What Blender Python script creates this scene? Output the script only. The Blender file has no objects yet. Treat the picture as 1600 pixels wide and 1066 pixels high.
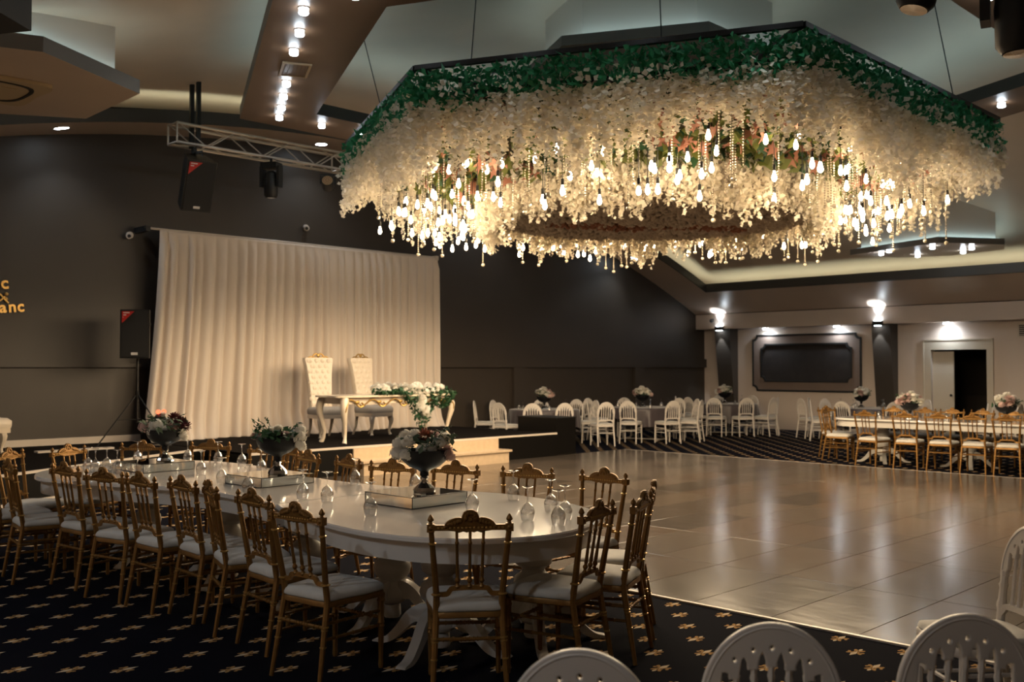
import bpy, bmesh, math, random
import numpy as np
from mathutils import Vector, Matrix
R_ = random.Random(7)
SC = bpy.context.scene
COL = SC.collection
PI = math.pi

# ------------------------------------------------------------------ camera, world, exposure
cam_d = bpy.data.cameras.new('camera'); cam = bpy.data.objects.new('camera', cam_d); COL.objects.link(cam)
cam_d.sensor_width = 36.0; cam_d.lens = 1556.0/1600.0*36.0
cam.location = (0, 0, 1.65); cam.rotation_euler = (math.radians(90+1.546), 0, math.radians(44.9))
cam_d.clip_start = 0.05; cam_d.clip_end = 200
cam_d.dof.use_dof = True; cam_d.dof.focus_distance = 6.3; cam_d.dof.aperture_fstop = 3.2
SC.camera = cam
w = bpy.data.worlds.new('world'); SC.world = w; w.use_nodes = True
w.node_tree.nodes['Background'].inputs[0].default_value = (0.9, 0.75, 0.6, 1)
w.node_tree.nodes['Background'].inputs[1].default_value = 0.0
SC.view_settings.view_transform = 'Standard'; SC.view_settings.look = 'None'
SC.view_settings.gamma = 1.0; SC.view_settings.use_curve_mapping = False
SC.view_settings.exposure = 1.12
SC.cycles.use_denoising = True
SC.cycles.sample_clamp_indirect = 10.0
SC.cycles.max_bounces = 10
SC.cycles.caustics_reflective = False; SC.cycles.caustics_refractive = False

BULB = 28.0      # radiance of a filament bulb
COVE = 2.8       # radiance of the hidden LED strips
SPOT = 9.0       # watts of a ceiling spotlight
LEDC = (0.66, 0.96, 1.0)
WHITEC = (0.82, 0.92, 1.0)
WARMC = (1.0, 0.76, 0.48)

# ------------------------------------------------------------------ materials
def nd(nt, t, **k):
    n = nt.nodes.new(t)
    for a, b in k.items(): setattr(n, a, b)
    return n
def mat(name, col, rough=0.5, metal=0.0, noise=0.0, nscale=8.0, bump=0.0, bscale=60.0, spec=None, transl=0.0, coat=0.0, stretch=None, sheen=0.0):
    m = bpy.data.materials.new(name); m.use_nodes = True
    nt = m.node_tree; p = nt.nodes['Principled BSDF']
    p.inputs['Base Color'].default_value = (*col, 1); p.inputs['Roughness'].default_value = rough
    p.inputs['Metallic'].default_value = metal
    if spec is not None: p.inputs['Specular IOR Level'].default_value = spec
    if coat: p.inputs['Coat Weight'].default_value = coat; p.inputs['Coat Roughness'].default_value = 0.08
    if sheen: p.inputs['Sheen Weight'].default_value = sheen
    tc = nd(nt, 'ShaderNodeTexCoord'); vec = tc.outputs['Object']
    if stretch:
        mp = nd(nt, 'ShaderNodeMapping'); mp.inputs['Scale'].default_value = stretch
        nt.links.new(vec, mp.inputs['Vector']); vec = mp.outputs['Vector']
    if noise:
        n = nd(nt, 'ShaderNodeTexNoise'); n.inputs['Scale'].default_value = nscale; n.inputs['Detail'].default_value = 4
        nt.links.new(vec, n.inputs['Vector'])
        mx = nd(nt, 'ShaderNodeMix', data_type='RGBA')
        mx.inputs['A'].default_value = (*[c*(1-noise) for c in col], 1); mx.inputs['B'].default_value = (*[min(1, c*(1+noise)) for c in col], 1)
        nt.links.new(n.outputs['Fac'], mx.inputs['Factor']); nt.links.new(mx.outputs['Result'], p.inputs['Base Color'])
    if bump:
        n = nd(nt, 'ShaderNodeTexNoise'); n.inputs['Scale'].default_value = bscale; n.inputs['Detail'].default_value = 3
        nt.links.new(vec, n.inputs['Vector'])
        b = nd(nt, 'ShaderNodeBump'); b.inputs['Strength'].default_value = bump; b.inputs['Distance'].default_value = 0.01
        nt.links.new(n.outputs['Fac'], b.inputs['Height']); nt.links.new(b.outputs['Normal'], p.inputs['Normal'])
    if transl:
        t = nd(nt, 'ShaderNodeBsdfTranslucent'); t.inputs['Color'].default_value = (*col, 1)
        ms = nd(nt, 'ShaderNodeMixShader'); ms.inputs[0].default_value = transl
        nt.links.new(p.outputs[0], ms.inputs[1]); nt.links.new(t.outputs[0], ms.inputs[2])
        nt.links.new(ms.outputs[0], nt.nodes['Material Output'].inputs['Surface'])
    return m
def emat(name, col, s):
    m = bpy.data.materials.new(name); m.use_nodes = True; nt = m.node_tree
    nt.nodes.remove(nt.nodes['Principled BSDF'])
    e = nd(nt, 'ShaderNodeEmission'); e.inputs[0].default_value = (*col, 1); e.inputs[1].default_value = s
    nt.links.new(e.outputs[0], nt.nodes['Material Output'].inputs['Surface'])
    return m
def glassmat(name, col=(1, 1, 1), trans=0.86, rough=0.03):
    m = bpy.data.materials.new(name); m.use_nodes = True; nt = m.node_tree
    nt.nodes.remove(nt.nodes['Principled BSDF'])
    t = nd(nt, 'ShaderNodeBsdfTransparent'); t.inputs[0].default_value = (*[c*0.97 for c in col], 1)
    g = nd(nt, 'ShaderNodeBsdfGlossy'); g.inputs['Roughness'].default_value = rough
    lw = nd(nt, 'ShaderNodeLayerWeight'); lw.inputs['Blend'].default_value = 0.35
    mr = nd(nt, 'ShaderNodeMapRange'); mr.inputs['To Min'].default_value = 1-trans-0.08; mr.inputs['To Max'].default_value = 0.75
    nt.links.new(lw.outputs['Facing'], mr.inputs['Value'])
    ms = nd(nt, 'ShaderNodeMixShader'); nt.links.new(mr.outputs[0], ms.inputs[0])
    nt.links.new(t.outputs[0], ms.inputs[1]); nt.links.new(g.outputs[0], ms.inputs[2])
    nt.links.new(ms.outputs[0], nt.nodes['Material Output'].inputs['Surface'])
    return m

M = {}
M['wall_dark'] = mat('dark wall paint', (0.044, 0.034, 0.026), 0.5, noise=0.12, nscale=1.5, bump=0.08, bscale=30)
M['wall_white'] = mat('cream wall paint', (0.68, 0.58, 0.51), 0.5, noise=0.04, nscale=2)
M['ceil'] = mat('ceiling plaster', (0.74, 0.63, 0.52), 0.5, noise=0.10, nscale=1.3, bump=0.15, bscale=4)
M['soffit'] = mat('soffit paint', (0.62, 0.49, 0.39), 0.3, noise=0.05, nscale=2)
M['fascia'] = mat('charcoal fascia paint', (0.055, 0.053, 0.05), 0.45)
M['brown_panel'] = mat('brown lacquered panel', (0.16, 0.09, 0.05), 0.45, noise=0.06, nscale=3)
M['grey_edge'] = mat('grey panel edge', (0.16, 0.155, 0.15), 0.45)
M['plate_white'] = mat('white ceiling box paint', (0.66, 0.62, 0.58), 0.5)
M['gold'] = mat('antique gold paint', (0.225, 0.112, 0.028), 0.42, 0.55, noise=0.25, nscale=30, bump=0.1, bscale=120)
M['gold_bright'] = mat('bright gold paint', (0.52, 0.32, 0.10), 0.34, 0.75)
M['cushion'] = mat('ivory velvet', (0.55, 0.52, 0.47), 0.8, noise=0.10, nscale=14, bump=0.1, bscale=40, sheen=0.3)
M['white_chair'] = mat('white lacquered wood', (0.70, 0.64, 0.58), 0.38)
M['table_white'] = mat('white gloss table paint', (0.76, 0.72, 0.67), 0.13, noise=0.03, nscale=3, coat=0.6)
M['ped_white'] = mat('white pedestal paint', (0.60, 0.57, 0.53), 0.35)
M['mirror'] = mat('mirror', (0.80, 0.85, 0.84), 0.03, 1.0)
M['mirror_edge'] = mat('dark mirror edge', (0.03, 0.03, 0.03), 0.3)
M['bowl'] = mat('black glass bowl', (0.006, 0.006, 0.007), 0.45, spec=0.22)
M['chrome'] = mat('crystal chrome', (0.75, 0.75, 0.75), 0.10, 1.0)
M['glass'] = glassmat('clear glass', trans=0.80)
M['crystal'] = mat('crystal bead', (0.62, 0.55, 0.44), 0.15, 0.35)
M['black'] = mat('black plastic', (0.010, 0.010, 0.010), 0.5)
M['black_gloss'] = mat('black varnish', (0.004, 0.0035, 0.003), 0.35, spec=0.3)
M['grille'] = mat('black speaker grille', (0.014, 0.013, 0.013), 0.7, bump=0.4, bscale=300)
M['metal_black'] = mat('black metal', (0.02, 0.02, 0.02), 0.4, 0.6)
M['alu'] = mat('aluminium', (0.62, 0.56, 0.50), 0.35, 0.9)
M['red'] = mat('red badge', (0.55, 0.02, 0.015), 0.5)
M['white_ink'] = mat('white ink', (0.75, 0.72, 0.70), 0.6)
M['stage_carpet'] = mat('black stage carpet', (0.008, 0.006, 0.005), 0.95, noise=0.3, nscale=40, bump=0.2, bscale=200, spec=0.05)
M['trim_white'] = mat('white trim', (0.62, 0.54, 0.46), 0.4)
M['marble'] = mat('beige marble', (0.58, 0.44, 0.30), 0.25, noise=0.18, nscale=14)
M['curtain'] = mat('ivory drape', (0.78, 0.68, 0.59), 0.85, bump=0.05, bscale=200, sheen=0.2, transl=0.12)
M['cloth'] = mat('plum satin tablecloth', (0.060, 0.046, 0.052), 0.45, noise=0.2, nscale=5, sheen=0.3)
M['petal'] = mat('cream wisteria petal', (0.84, 0.78, 0.66), 0.7, noise=0.14, nscale=9, transl=0.35)
M['rose_w'] = mat('white rose', (0.82, 0.79, 0.72), 0.7, noise=0.06, nscale=20, transl=0.35)
M['rose_shaded'] = mat('shaded white rose', (0.42, 0.36, 0.30), 0.8, noise=0.25, nscale=6)  # white roses under the disc, with their shade put into the colour
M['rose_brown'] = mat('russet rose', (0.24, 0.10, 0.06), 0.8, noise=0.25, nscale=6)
M['pink'] = mat('blush hydrangea', (0.60, 0.42, 0.38), 0.75, transl=0.2)
M['burgundy'] = mat('burgundy chrysanthemum', (0.10, 0.012, 0.018), 0.7)
M['terracotta'] = mat('dusty rose chrysanthemum', (0.42, 0.17, 0.11), 0.7)
M['leaf'] = mat('green leaf', (0.030, 0.085, 0.035), 0.45, noise=0.3, nscale=5, transl=0.25)
M['leaf_rim'] = mat('bright green leaf', (0.036, 0.29, 0.125), 0.4, noise=0.35, nscale=4, transl=0.25)
M['leaf_olive'] = mat('olive palm leaf', (0.14, 0.16, 0.035), 0.5, noise=0.3, nscale=5, transl=0.25)
M['leaf_red'] = mat('coral maple leaf', (0.42, 0.19, 0.13), 0.6, noise=0.25, nscale=5, transl=0.3)
M['leaf_euca'] = mat('eucalyptus leaf', (0.07, 0.11, 0.06), 0.6, noise=0.25, nscale=8)
M['ivory'] = mat('ivory lacquer', (0.70, 0.59, 0.46), 0.3, coat=0.3)
M['tuft'] = mat('ivory leather', (0.72, 0.62, 0.50), 0.4)
M['seat_grey'] = mat('grey velvet seat', (0.36, 0.33, 0.30), 0.8)
M['ac'] = mat('cream plastic', (0.55, 0.42, 0.25), 0.4)
M['panel_brown'] = mat('taupe wall panel', (0.20, 0.15, 0.125), 0.5, noise=0.05, nscale=3)
M['damask'] = mat('dark damask fabric', (0.020, 0.015, 0.014), 0.6, noise=0.6, nscale=5)
M['door'] = mat('cream door', (0.60, 0.53, 0.43), 0.45)
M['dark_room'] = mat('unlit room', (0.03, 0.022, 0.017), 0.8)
M['e_bulb'] = emat('glowing filament bulb', WARMC, BULB)
M['e_cove'] = emat('cool LED strip', LEDC, COVE*0.8)
M['e_cove_dim'] = emat('dim cool LED strip', LEDC, COVE*0.22)
M['e_cove_warm'] = emat('pale LED strip', (0.95, 1.0, 0.74), COVE*0.9)
M['e_spot'] = emat('lit spotlight glass', WHITEC, 14.0)
M['e_red'] = emat('red pilot light', (1.0, 0.12, 0.05), 1.5)

# ------------------------------------------------------------------ mesh builder
class MB:
    def __init__(s): s.v = []; s.f = []
    def add(s, vs, fs, T=None):
        o = len(s.v)
        s.v += [tuple(T @ Vector(p)) for p in vs] if T is not None else [tuple(p) for p in vs]
        s.f += [tuple(i+o for i in f) for f in fs]; return s
    def box(s, a, b, T=None):
        x0, y0, z0 = a; x1, y1, z1 = b
        return s.add([(x0,y0,z0),(x1,y0,z0),(x1,y1,z0),(x0,y1,z0),(x0,y0,z1),(x1,y0,z1),(x1,y1,z1),(x0,y1,z1)],
                     [(3,2,1,0),(4,5,6,7),(0,1,5,4),(1,2,6,5),(2,3,7,6),(3,0,4,7)], T)
    def cbox(s, c, d, T=None):
        return s.box([c[i]-d[i]/2 for i in range(3)], [c[i]+d[i]/2 for i in range(3)], T)
    def lathe(s, prof, n=12, c=(0,0,0), T=None):
        vs = []; fs = []
        for r, z in prof:
            for k in range(n):
                a = 2*PI*k/n; vs.append((c[0]+r*math.cos(a), c[1]+r*math.sin(a), c[2]+z))
        for i in range(len(prof)-1):
            for k in range(n):
                fs.append((i*n+k, i*n+(k+1) % n, (i+1)*n+(k+1) % n, (i+1)*n+k))
        if prof[0][0] > 1e-4: fs.append(tuple(range(n-1, -1, -1)))
        if prof[-1][0] > 1e-4: fs.append(tuple(range((len(prof)-1)*n, len(prof)*n)))
        return s.add(vs, fs, T)
    def tube(s, path, rad, n=8, cap=True, sq=None):
        P = [Vector(p) for p in path]; m = len(P)
        if not hasattr(rad, '__len__'): rad = [rad]*m
        vs = []; fs = []; up = None
        for i in range(m):
            t = (P[min(i+1, m-1)]-P[max(i-1, 0)]).normalized()
            if up is None:
                ref = Vector((0,0,1)) if abs(t.z) < 0.9 else Vector((0,1,0))
                up = (ref - t*ref.dot(t)).normalized()
            else:
                up = (up - t*up.dot(t)).normalized()
            sd = t.cross(up)
            for k in range(n):
                a = 2*PI*(k+0.5)/n
                if sq: vs.append(P[i] + sd*(sq[0]/2*(1 if math.cos(a) > 0 else -1)) + up*(sq[1]/2*(1 if math.sin(a) > 0 else -1)))
                else: vs.append(P[i] + (sd*math.cos(a) + up*math.sin(a))*rad[i])
        for i in range(m-1):
            for k in range(n): fs.append((i*n+k, (i+1)*n+k, (i+1)*n+(k+1) % n, i*n+(k+1) % n))
        if cap: fs.append(tuple(range(n))); fs.append(tuple(range(m*n-1, (m-1)*n-1, -1)))
        return s.add(vs, fs)
    def bar(s, path, wd, ht): return s.tube(path, 0, n=4, sq=(wd, ht))
    def prism(s, poly, z0, z1, T=None):
        n = len(poly)
        vs = [(p[0], p[1], z0) for p in poly] + [(p[0], p[1], z1) for p in poly]
        fs = [tuple(range(n-1, -1, -1)), tuple(range(n, 2*n))] + [(k, (k+1) % n, n+(k+1) % n, n+k) for k in range(n)]
        return s.add(vs, fs, T)
    def loft(s, rings, cap=True):
        n = len(rings[0]); vs = [p for r in rings for p in r]; fs = []
        for i in range(len(rings)-1):
            for k in range(n): fs.append((i*n+k, i*n+(k+1) % n, (i+1)*n+(k+1) % n, (i+1)*n+k))
        if cap: fs.append(tuple(range(n-1, -1, -1))); fs.append(tuple(range((len(rings)-1)*n, len(rings)*n)))
        return s.add(vs, fs)
    def ball(s, c, r, n=8, m=6, T=None):
        r3 = r if hasattr(r, '__len__') else (r, r, r)
        o = MB().lathe([(max(1e-5, math.sin(PI*i/m)), -math.cos(PI*i/m)) for i in range(m+1)], n)
        vs = [(c[0]+p[0]*r3[0], c[1]+p[1]*r3[1], c[2]+p[2]*r3[2]) for p in o.v]
        return s.add(vs, o.f, T)
    def mesh(s, name, m, smooth=None):
        me = bpy.data.meshes.new(name); me.from_pydata(s.v, [], s.f); me.materials.append(m if not isinstance(m, str) else M[m])
        bm = bmesh.new(); bm.from_mesh(me); bmesh.ops.recalc_face_normals(bm, faces=bm.faces); bm.to_mesh(me); bm.free()
        if smooth is not None:
            me.polygons.foreach_set('use_smooth', [True]*len(me.polygons)); me.set_sharp_from_angle(angle=math.radians(smooth))
        return me
    def build(s, name, m, parent=None, smooth=40, loc=None, rot=None):
        return link(name, s.mesh(name, m, smooth), parent, loc, rot)
def link(name, data, parent=None, loc=None, rot=None):
    o = bpy.data.objects.new(name, data); COL.objects.link(o)
    if parent is not None: o.parent = parent
    if loc is not None: o.location = loc
    if rot is not None: o.rotation_euler = rot
    return o
def tag(o, label, cat, group=None, kind=None):
    o['label'] = label; o['category'] = cat
    if group: o['group'] = group
    if kind: o['kind'] = kind
    return o
def thing(name, label, cat, loc=(0,0,0), rz=0, group=None):
    o = link(name, None, None, loc, (0, 0, rz)); o.empty_display_size = 0.1
    return tag(o, label, cat, group)
def struct(o): o['kind'] = 'structure'; return o
def kids(o): return [c for c in o.children]
def copy_tree(o, loc, rz, label=None, group=None, parent=None, top=True):
    c = o.copy(); COL.objects.link(c)
    if top:
        c.location = loc; c.rotation_euler = (0, 0, rz)
        if label: c['label'] = label
        if group: c['group'] = group
    else: c.parent = parent
    for ch in KIDS[o.name] if o.name in KIDS else []:
        copy_tree(ch, None, 0, parent=c, top=False)
    return c
KIDS = {}
def freeze(o):
    ch = [x for x in COL.objects if x.parent == o]
    KIDS[o.name] = ch
    for x in ch: freeze(x)
    return o
def curve2d(outer, holes=(), ext=0.01, bevel=0.0, map_=None, name='c', m='black', smooth=30):
    cu = bpy.data.curves.new('tmp', 'CURVE'); cu.dimensions = '2D'; cu.fill_mode = 'BOTH'; cu.extrude = ext; cu.bevel_depth = bevel; cu.bevel_resolution = 1
    for pl in [outer, *holes]:
        sp = cu.splines.new('POLY'); sp.points.add(len(pl)-1); sp.use_cyclic_u = True
        for i, p in enumerate(pl): sp.points[i].co = (p[0], p[1], 0, 1)
    return curve_mesh(cu, map_, name, m, smooth)
def curve_mesh(cu, map_, name, m, smooth=30):
    ob = bpy.data.objects.new('tmp', cu); COL.objects.link(ob)
    dg = bpy.context.evaluated_depsgraph_get(); me = bpy.data.meshes.new_from_object(ob.evaluated_get(dg))
    bpy.data.objects.remove(ob); bpy.data.curves.remove(cu)
    me.name = name
    if map_:
        for v in me.vertices: v.co = map_(*v.co)
    me.materials.clear(); me.materials.append(M[m])
    me.polygons.foreach_set('use_smooth', [True]*len(me.polygons)); me.set_sharp_from_angle(angle=math.radians(smooth))
    me.update()
    return me
def text_mesh(txt, size, ext, name, m, map_, offset=0.0, align='LEFT'):
    cu = bpy.data.curves.new('tmp', 'FONT'); cu.body = txt; cu.size = size; cu.extrude = ext; cu.offset = offset; cu.align_x = align
    return curve_mesh(cu, map_, name, m)
def catmull(pts, k=6, closed=True):
    out = []; n = len(pts)
    rng = range(n) if closed else range(n-1)
    for i in rng:
        g = lambda j: pts[j % n] if closed else pts[max(0, min(n-1, j))]
        p0, p1, p2, p3 = g(i-1), g(i), g(i+1), g(i+2)
        for j in range(k):
            t = j/k
            out.append(tuple(0.5*(2*p1[a]+(p2[a]-p0[a])*t+(2*p0[a]-5*p1[a]+4*p2[a]-p3[a])*t*t+(3*p1[a]-p0[a]-3*p2[a]+p3[a])*t**3) for a in range(len(p1))))
    if not closed: out.append(tuple(pts[-1]))
    return out
# numpy scatter: base mesh copied to N transforms, one mesh
def rand_rot(rng, n):
    q = rng.normal(size=(n, 4)); q /= np.linalg.norm(q, axis=1)[:, None]
    a, b, c, d = q.T
    return np.stack([1-2*(c*c+d*d), 2*(b*c-a*d), 2*(b*d+a*c), 2*(b*c+a*d), 1-2*(b*b+d*d), 2*(c*d-a*b), 2*(b*d-a*c), 2*(c*d+a*b), 1-2*(b*b+c*c)], 1).reshape(n, 3, 3)
def scatter(name, bv, bf, Rm, P, S, m, smooth=False):
    bv = np.array(bv, dtype=np.float32); n = len(P)
    V = np.einsum('nij,kj->nki', Rm*np.asarray(S).reshape(-1, 1, 1), bv) + np.asarray(P)[:, None, :]
    V = V.reshape(-1, 3).astype(np.float32)
    nv = len(bv); k = len(bf[0])
    F = (np.array(bf)[None] + (np.arange(n)*nv)[:, None, None]).reshape(-1, k)
    me = bpy.data.meshes.new(name); me.vertices.add(len(V)); me.vertices.foreach_set('co', V.ravel())
    me.loops.add(F.size); me.loops.foreach_set('vertex_index', F.ravel().astype(np.int32))
    me.polygons.add(len(F)); me.polygons.foreach_set('loop_start', np.arange(0, F.size, k, dtype=np.int32)); me.polygons.foreach_set('loop_total', np.full(len(F), k, dtype=np.int32))
    if smooth: me.polygons.foreach_set('use_smooth', [True]*len(F))
    me.materials.append(M[m]); me.update(calc_edges=True); me.validate()
    return me
PETAL = ([(-.5,-.35,.08),(.5,-.35,.08),(.35,.5,0),(-.35,.5,0)], [(0,1,2,3)])
LEAF = ([(0,-.5,0),(.28,-.1,.07),(0,.6,-.05),(-.28,-.1,.07)], [(0,1,2),(0,2,3)])
# ------------------------------------------------------------------ the setting
XW, YB, XR, YF = -16.2, 24.05, 5.0, -1.2
def vault(Y): return 5.85-0.0178*(Y-11.3)**2
ZS = 0.44   # stage level

# carpet with a woven fleur-de-lis
def carpet_mat():
    m = bpy.data.materials.new('navy fleur-de-lis carpet'); m.use_nodes = True; nt = m.node_tree; p = nt.nodes['Principled BSDF']
    p.inputs['Roughness'].default_value = 0.95; p.inputs['Specular IOR Level'].default_value = 0.02
    tc = nd(nt, 'ShaderNodeTexCoord'); sp = nd(nt, 'ShaderNodeSeparateXYZ'); nt.links.new(tc.outputs['Object'], sp.inputs[0])
    def mt(op, a, b=None, c=None):
        n = nd(nt, 'ShaderNodeMath', operation=op)
        for i, q in enumerate([a, b, c]):
            if q is None: continue
            if isinstance(q, (int, float)): n.inputs[i].default_value = q
            else: nt.links.new(q, n.inputs[i])
        return n.outputs[0]
    a, b = 0.4124, 0.419
    X, Y = sp.outputs[0], sp.outputs[1]
    def cell(v, o, per): return mt('SUBTRACT', mt('FLOORED_MODULO', mt('SUBTRACT', v, o-per/2), per), per/2)
    def ell(u, v, cu, cv, ru, rv, ang):
        du = mt('SUBTRACT', u, cu); dv = mt('SUBTRACT', v, cv); c, s_ = math.cos(ang), math.sin(ang)
        e = mt('MULTIPLY_ADD', du, c/ru, mt('MULTIPLY', dv, s_/ru)); g = mt('MULTIPLY_ADD', du, -s_/rv, mt('MULTIPLY', dv, c/rv))
        return mt('LESS_THAN', mt('ADD', mt('MULTIPLY', e, e), mt('MULTIPLY', g, g)), 1.0)
    creams = []; tans = []; holes = []
    for ox, oy, sg in ((-5.38, 2.395, 1), (-5.38+a/2, 2.395+b/2, -1)):
        u = mt('ABSOLUTE', cell(X, ox, a)); v = mt('MULTIPLY', cell(Y, oy, b), sg)
        dia = mt('LESS_THAN', mt('ADD', mt('MULTIPLY', u, 1/0.017), mt('MULTIPLY', mt('ABSOLUTE', mt('SUBTRACT', v, 0.030)), 1/0.052)), 1.0)
        creams += [dia, ell(u, v, 0.0, -0.060, 0.009, 0.020, 0)]
        tans += [ell(u, v, 0.027, 0.012, 0.013, 0.030, -0.55), ell(u, v, 0.039, 0.000, 0.010, 0.014, 0.5),
                 ell(u, v, 0.018, -0.040, 0.011, 0.021, 0.6), ell(u, v, 0, -0.022, 0.024, 0.006, 0)]
        holes.append(ell(u, v, 0.026, -0.006, 0.008, 0.011, 0))
    def mxall(l):
        o = l[0]
        for k in l[1:]: o = mt('MAXIMUM', o, k)
        return o
    cm = mxall(creams); tm = mt('MULTIPLY', mxall(tans), mt('SUBTRACT', 1.0, mxall(holes)))
    nz = nd(nt, 'ShaderNodeTexNoise'); nz.inputs['Scale'].default_value = 90; nt.links.new(tc.outputs['Object'], nz.inputs['Vector'])
    base = nd(nt, 'ShaderNodeMix', data_type='RGBA'); base.inputs['A'].default_value = (0.0025, 0.003, 0.006, 1); base.inputs['B'].default_value = (0.008, 0.008, 0.013, 1)
    nt.links.new(nz.outputs['Fac'], base.inputs['Factor'])
    m1 = nd(nt, 'ShaderNodeMix', data_type='RGBA'); m1.inputs['B'].default_value = (0.36, 0.21, 0.085, 1)
    nt.links.new(base.outputs['Result'], m1.inputs['A']); nt.links.new(tm, m1.inputs['Factor'])
    m2 = nd(nt, 'ShaderNodeMix', data_type='RGBA'); m2.inputs['B'].default_value = (0.58, 0.46, 0.32, 1)
    nt.links.new(m1.outputs['Result'], m2.inputs['A']); nt.links.new(cm, m2.inputs['Factor'])
    nt.links.new(m2.outputs['Result'], p.inputs['Base Color'])
    n2 = nd(nt, 'ShaderNodeTexNoise'); n2.inputs['Scale'].default_value = 350; nt.links.new(tc.outputs['Object'], n2.inputs['Vector'])
    bp = nd(nt, 'ShaderNodeBump'); bp.inputs['Strength'].default_value = 0.5; bp.inputs['Distance'].default_value = 0.004
    nt.links.new(n2.outputs['Fac'], bp.inputs['Height']); nt.links.new(bp.outputs['Normal'], p.inputs['Normal'])
    return m
M['carpet'] = carpet_mat()
struct(MB().box((XW, YF, -0.2), (XR, YB, 0)).build('floor', 'carpet', smooth=None))

# dance floor: every tile its own piece
def tile_mat(i, col):
    m = mat('dance floor tile %d' % i, col, 0.2, noise=0.14, nscale=3.0, stretch=(0.5, 3, 1))
    nt = m.node_tree; p = nt.nodes['Principled BSDF']
    tc = nd(nt, 'ShaderNodeTexCoord'); mp = nd(nt, 'ShaderNodeMapping'); mp.inputs['Scale'].default_value = (1, 5, 1)
    n = nd(nt, 'ShaderNodeTexNoise'); n.inputs['Scale'].default_value = 2.5; n.inputs['Detail'].default_value = 3
    nt.links.new(tc.outputs['Object'], mp.inputs[0]); nt.links.new(mp.outputs[0], n.inputs['Vector'])
    r = nd(nt, 'ShaderNodeMapRange'); r.inputs['To Min'].default_value = 0.10; r.inputs['To Max'].default_value = 0.24
    nt.links.new(n.outputs['Fac'], r.inputs['Value']); nt.links.new(r.outputs[0], p.inputs['Roughness'])
    p.inputs['Specular IOR Level'].default_value = 0.6
    return m
tcols = [(0.090, 0.071, 0.055), (0.078, 0.062, 0.049), (0.104, 0.081, 0.062), (0.066, 0.053, 0.042), (0.095, 0.070, 0.052)]
tx, ty = 0.61, 1.245
tile_me = []
for i, c in enumerate(tcols):
    b = MB(); g = 0.0015; e = 0.002
    r0 = [(g, g, 0), (tx-g, g, 0), (tx-g, ty-g, 0), (g, ty-g, 0)]; r1 = [(p[0], p[1], 0.009) for p in r0]
    r2 = [(g+e, g+e, 0.011), (tx-g-e, g+e, 0.011), (tx-g-e, ty-g-e, 0.011), (g+e, ty-g-e, 0.011)]
    b.loft([r0, r1, r2]); tile_me.append(b.mesh('tile', tile_mat(i, c)))
df = struct(MB().box((-12.55, 5.87, 0.0005), (-1.62, 15.83, 0.006)).build('dance_floor', mat('dark joint', (0.02, 0.017, 0.014), 0.7), smooth=None))
for i in range(18):
    for j in range(8):
        x0 = -1.62-tx*(i+1)
        link('tile', R_.choice(tile_me), df, (x0, 5.87+ty*j, 0.001))
MB().box((-12.6, 5.835, 0.0), (-1.60, 5.868, 0.013)).build('edge_strip', 'trim_white', df, None)
MB().box((-12.6, 15.832, 0.0), (-1.60, 15.865, 0.013)).build('edge_strip', 'trim_white', df, None)
MB().box((-1.618, 5.868, 0.0), (-1.585, 15.832, 0.013)).build('edge_strip', 'trim_white', df, None)

# walls
def vprof(y0, y1, n, dz=0): return [(y0+(y1-y0)*i/n, vault(y0+(y1-y0)*i/n)+dz) for i in range(n+1)]
def side_wall(name, x0, x1, m):
    pr = vprof(YF-0.15, 23.62, 30, 0.0)+[(23.62, 3.14), (YB+0.2, 3.14)]
    poly = [(YF-0.15, -0.2)] + pr + [(YB+0.2, -0.2)]
    b = MB(); n = len(poly)
    vs = [(x0, p[0], p[1]) for p in poly] + [(x1, p[0], p[1]) for p in poly]
    b.add(vs, [tuple(range(n)), tuple(range(2*n-1, n-1, -1))] + [(k, (k+1) % n, n+(k+1) % n, n+k) for k in range(n)])
    return struct(b.build(name, m, smooth=None))
wl = side_wall('wall_left', XW-0.2, XW, 'wall_dark')
side_wall('wall_right', XR, XR+0.2, 'wall_dark')
struct(MB().box((XW-0.2, YF-0.2, -0.2), (XR+0.2, YF, 3.2)).build('wall_front', 'wall_white', smooth=None))
# wainscot framing proud of the dark wall: top rail, stiles (panels stay recessed)
for (y0, y1, z0, z1) in [(13.9, 24.04, 1.66, 1.90)]+[(y-0.2, y+0.2, 0.0, 1.655) for y in (16.45, 20.95)]+[(-1.2, 8.0, 1.66, 1.72)]:
    MB().box((XW, y0, z0), (XW+0.08, y1, z1)).build('wall_rail' if y1-y0 > 2 else 'wall_stile', 'wall_dark', wl, None)
MB().box((XW, 14.0, 0), (XW+0.08, 24.04, 0.16)).build('wall_rail', 'wall_dark', wl, None)
struct(MB().box((XW, -1.2, ZS-0.02), (XW+0.04, 7.45, ZS+0.10)).build('baseboard_left', 'trim_white', smooth=None))
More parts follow.
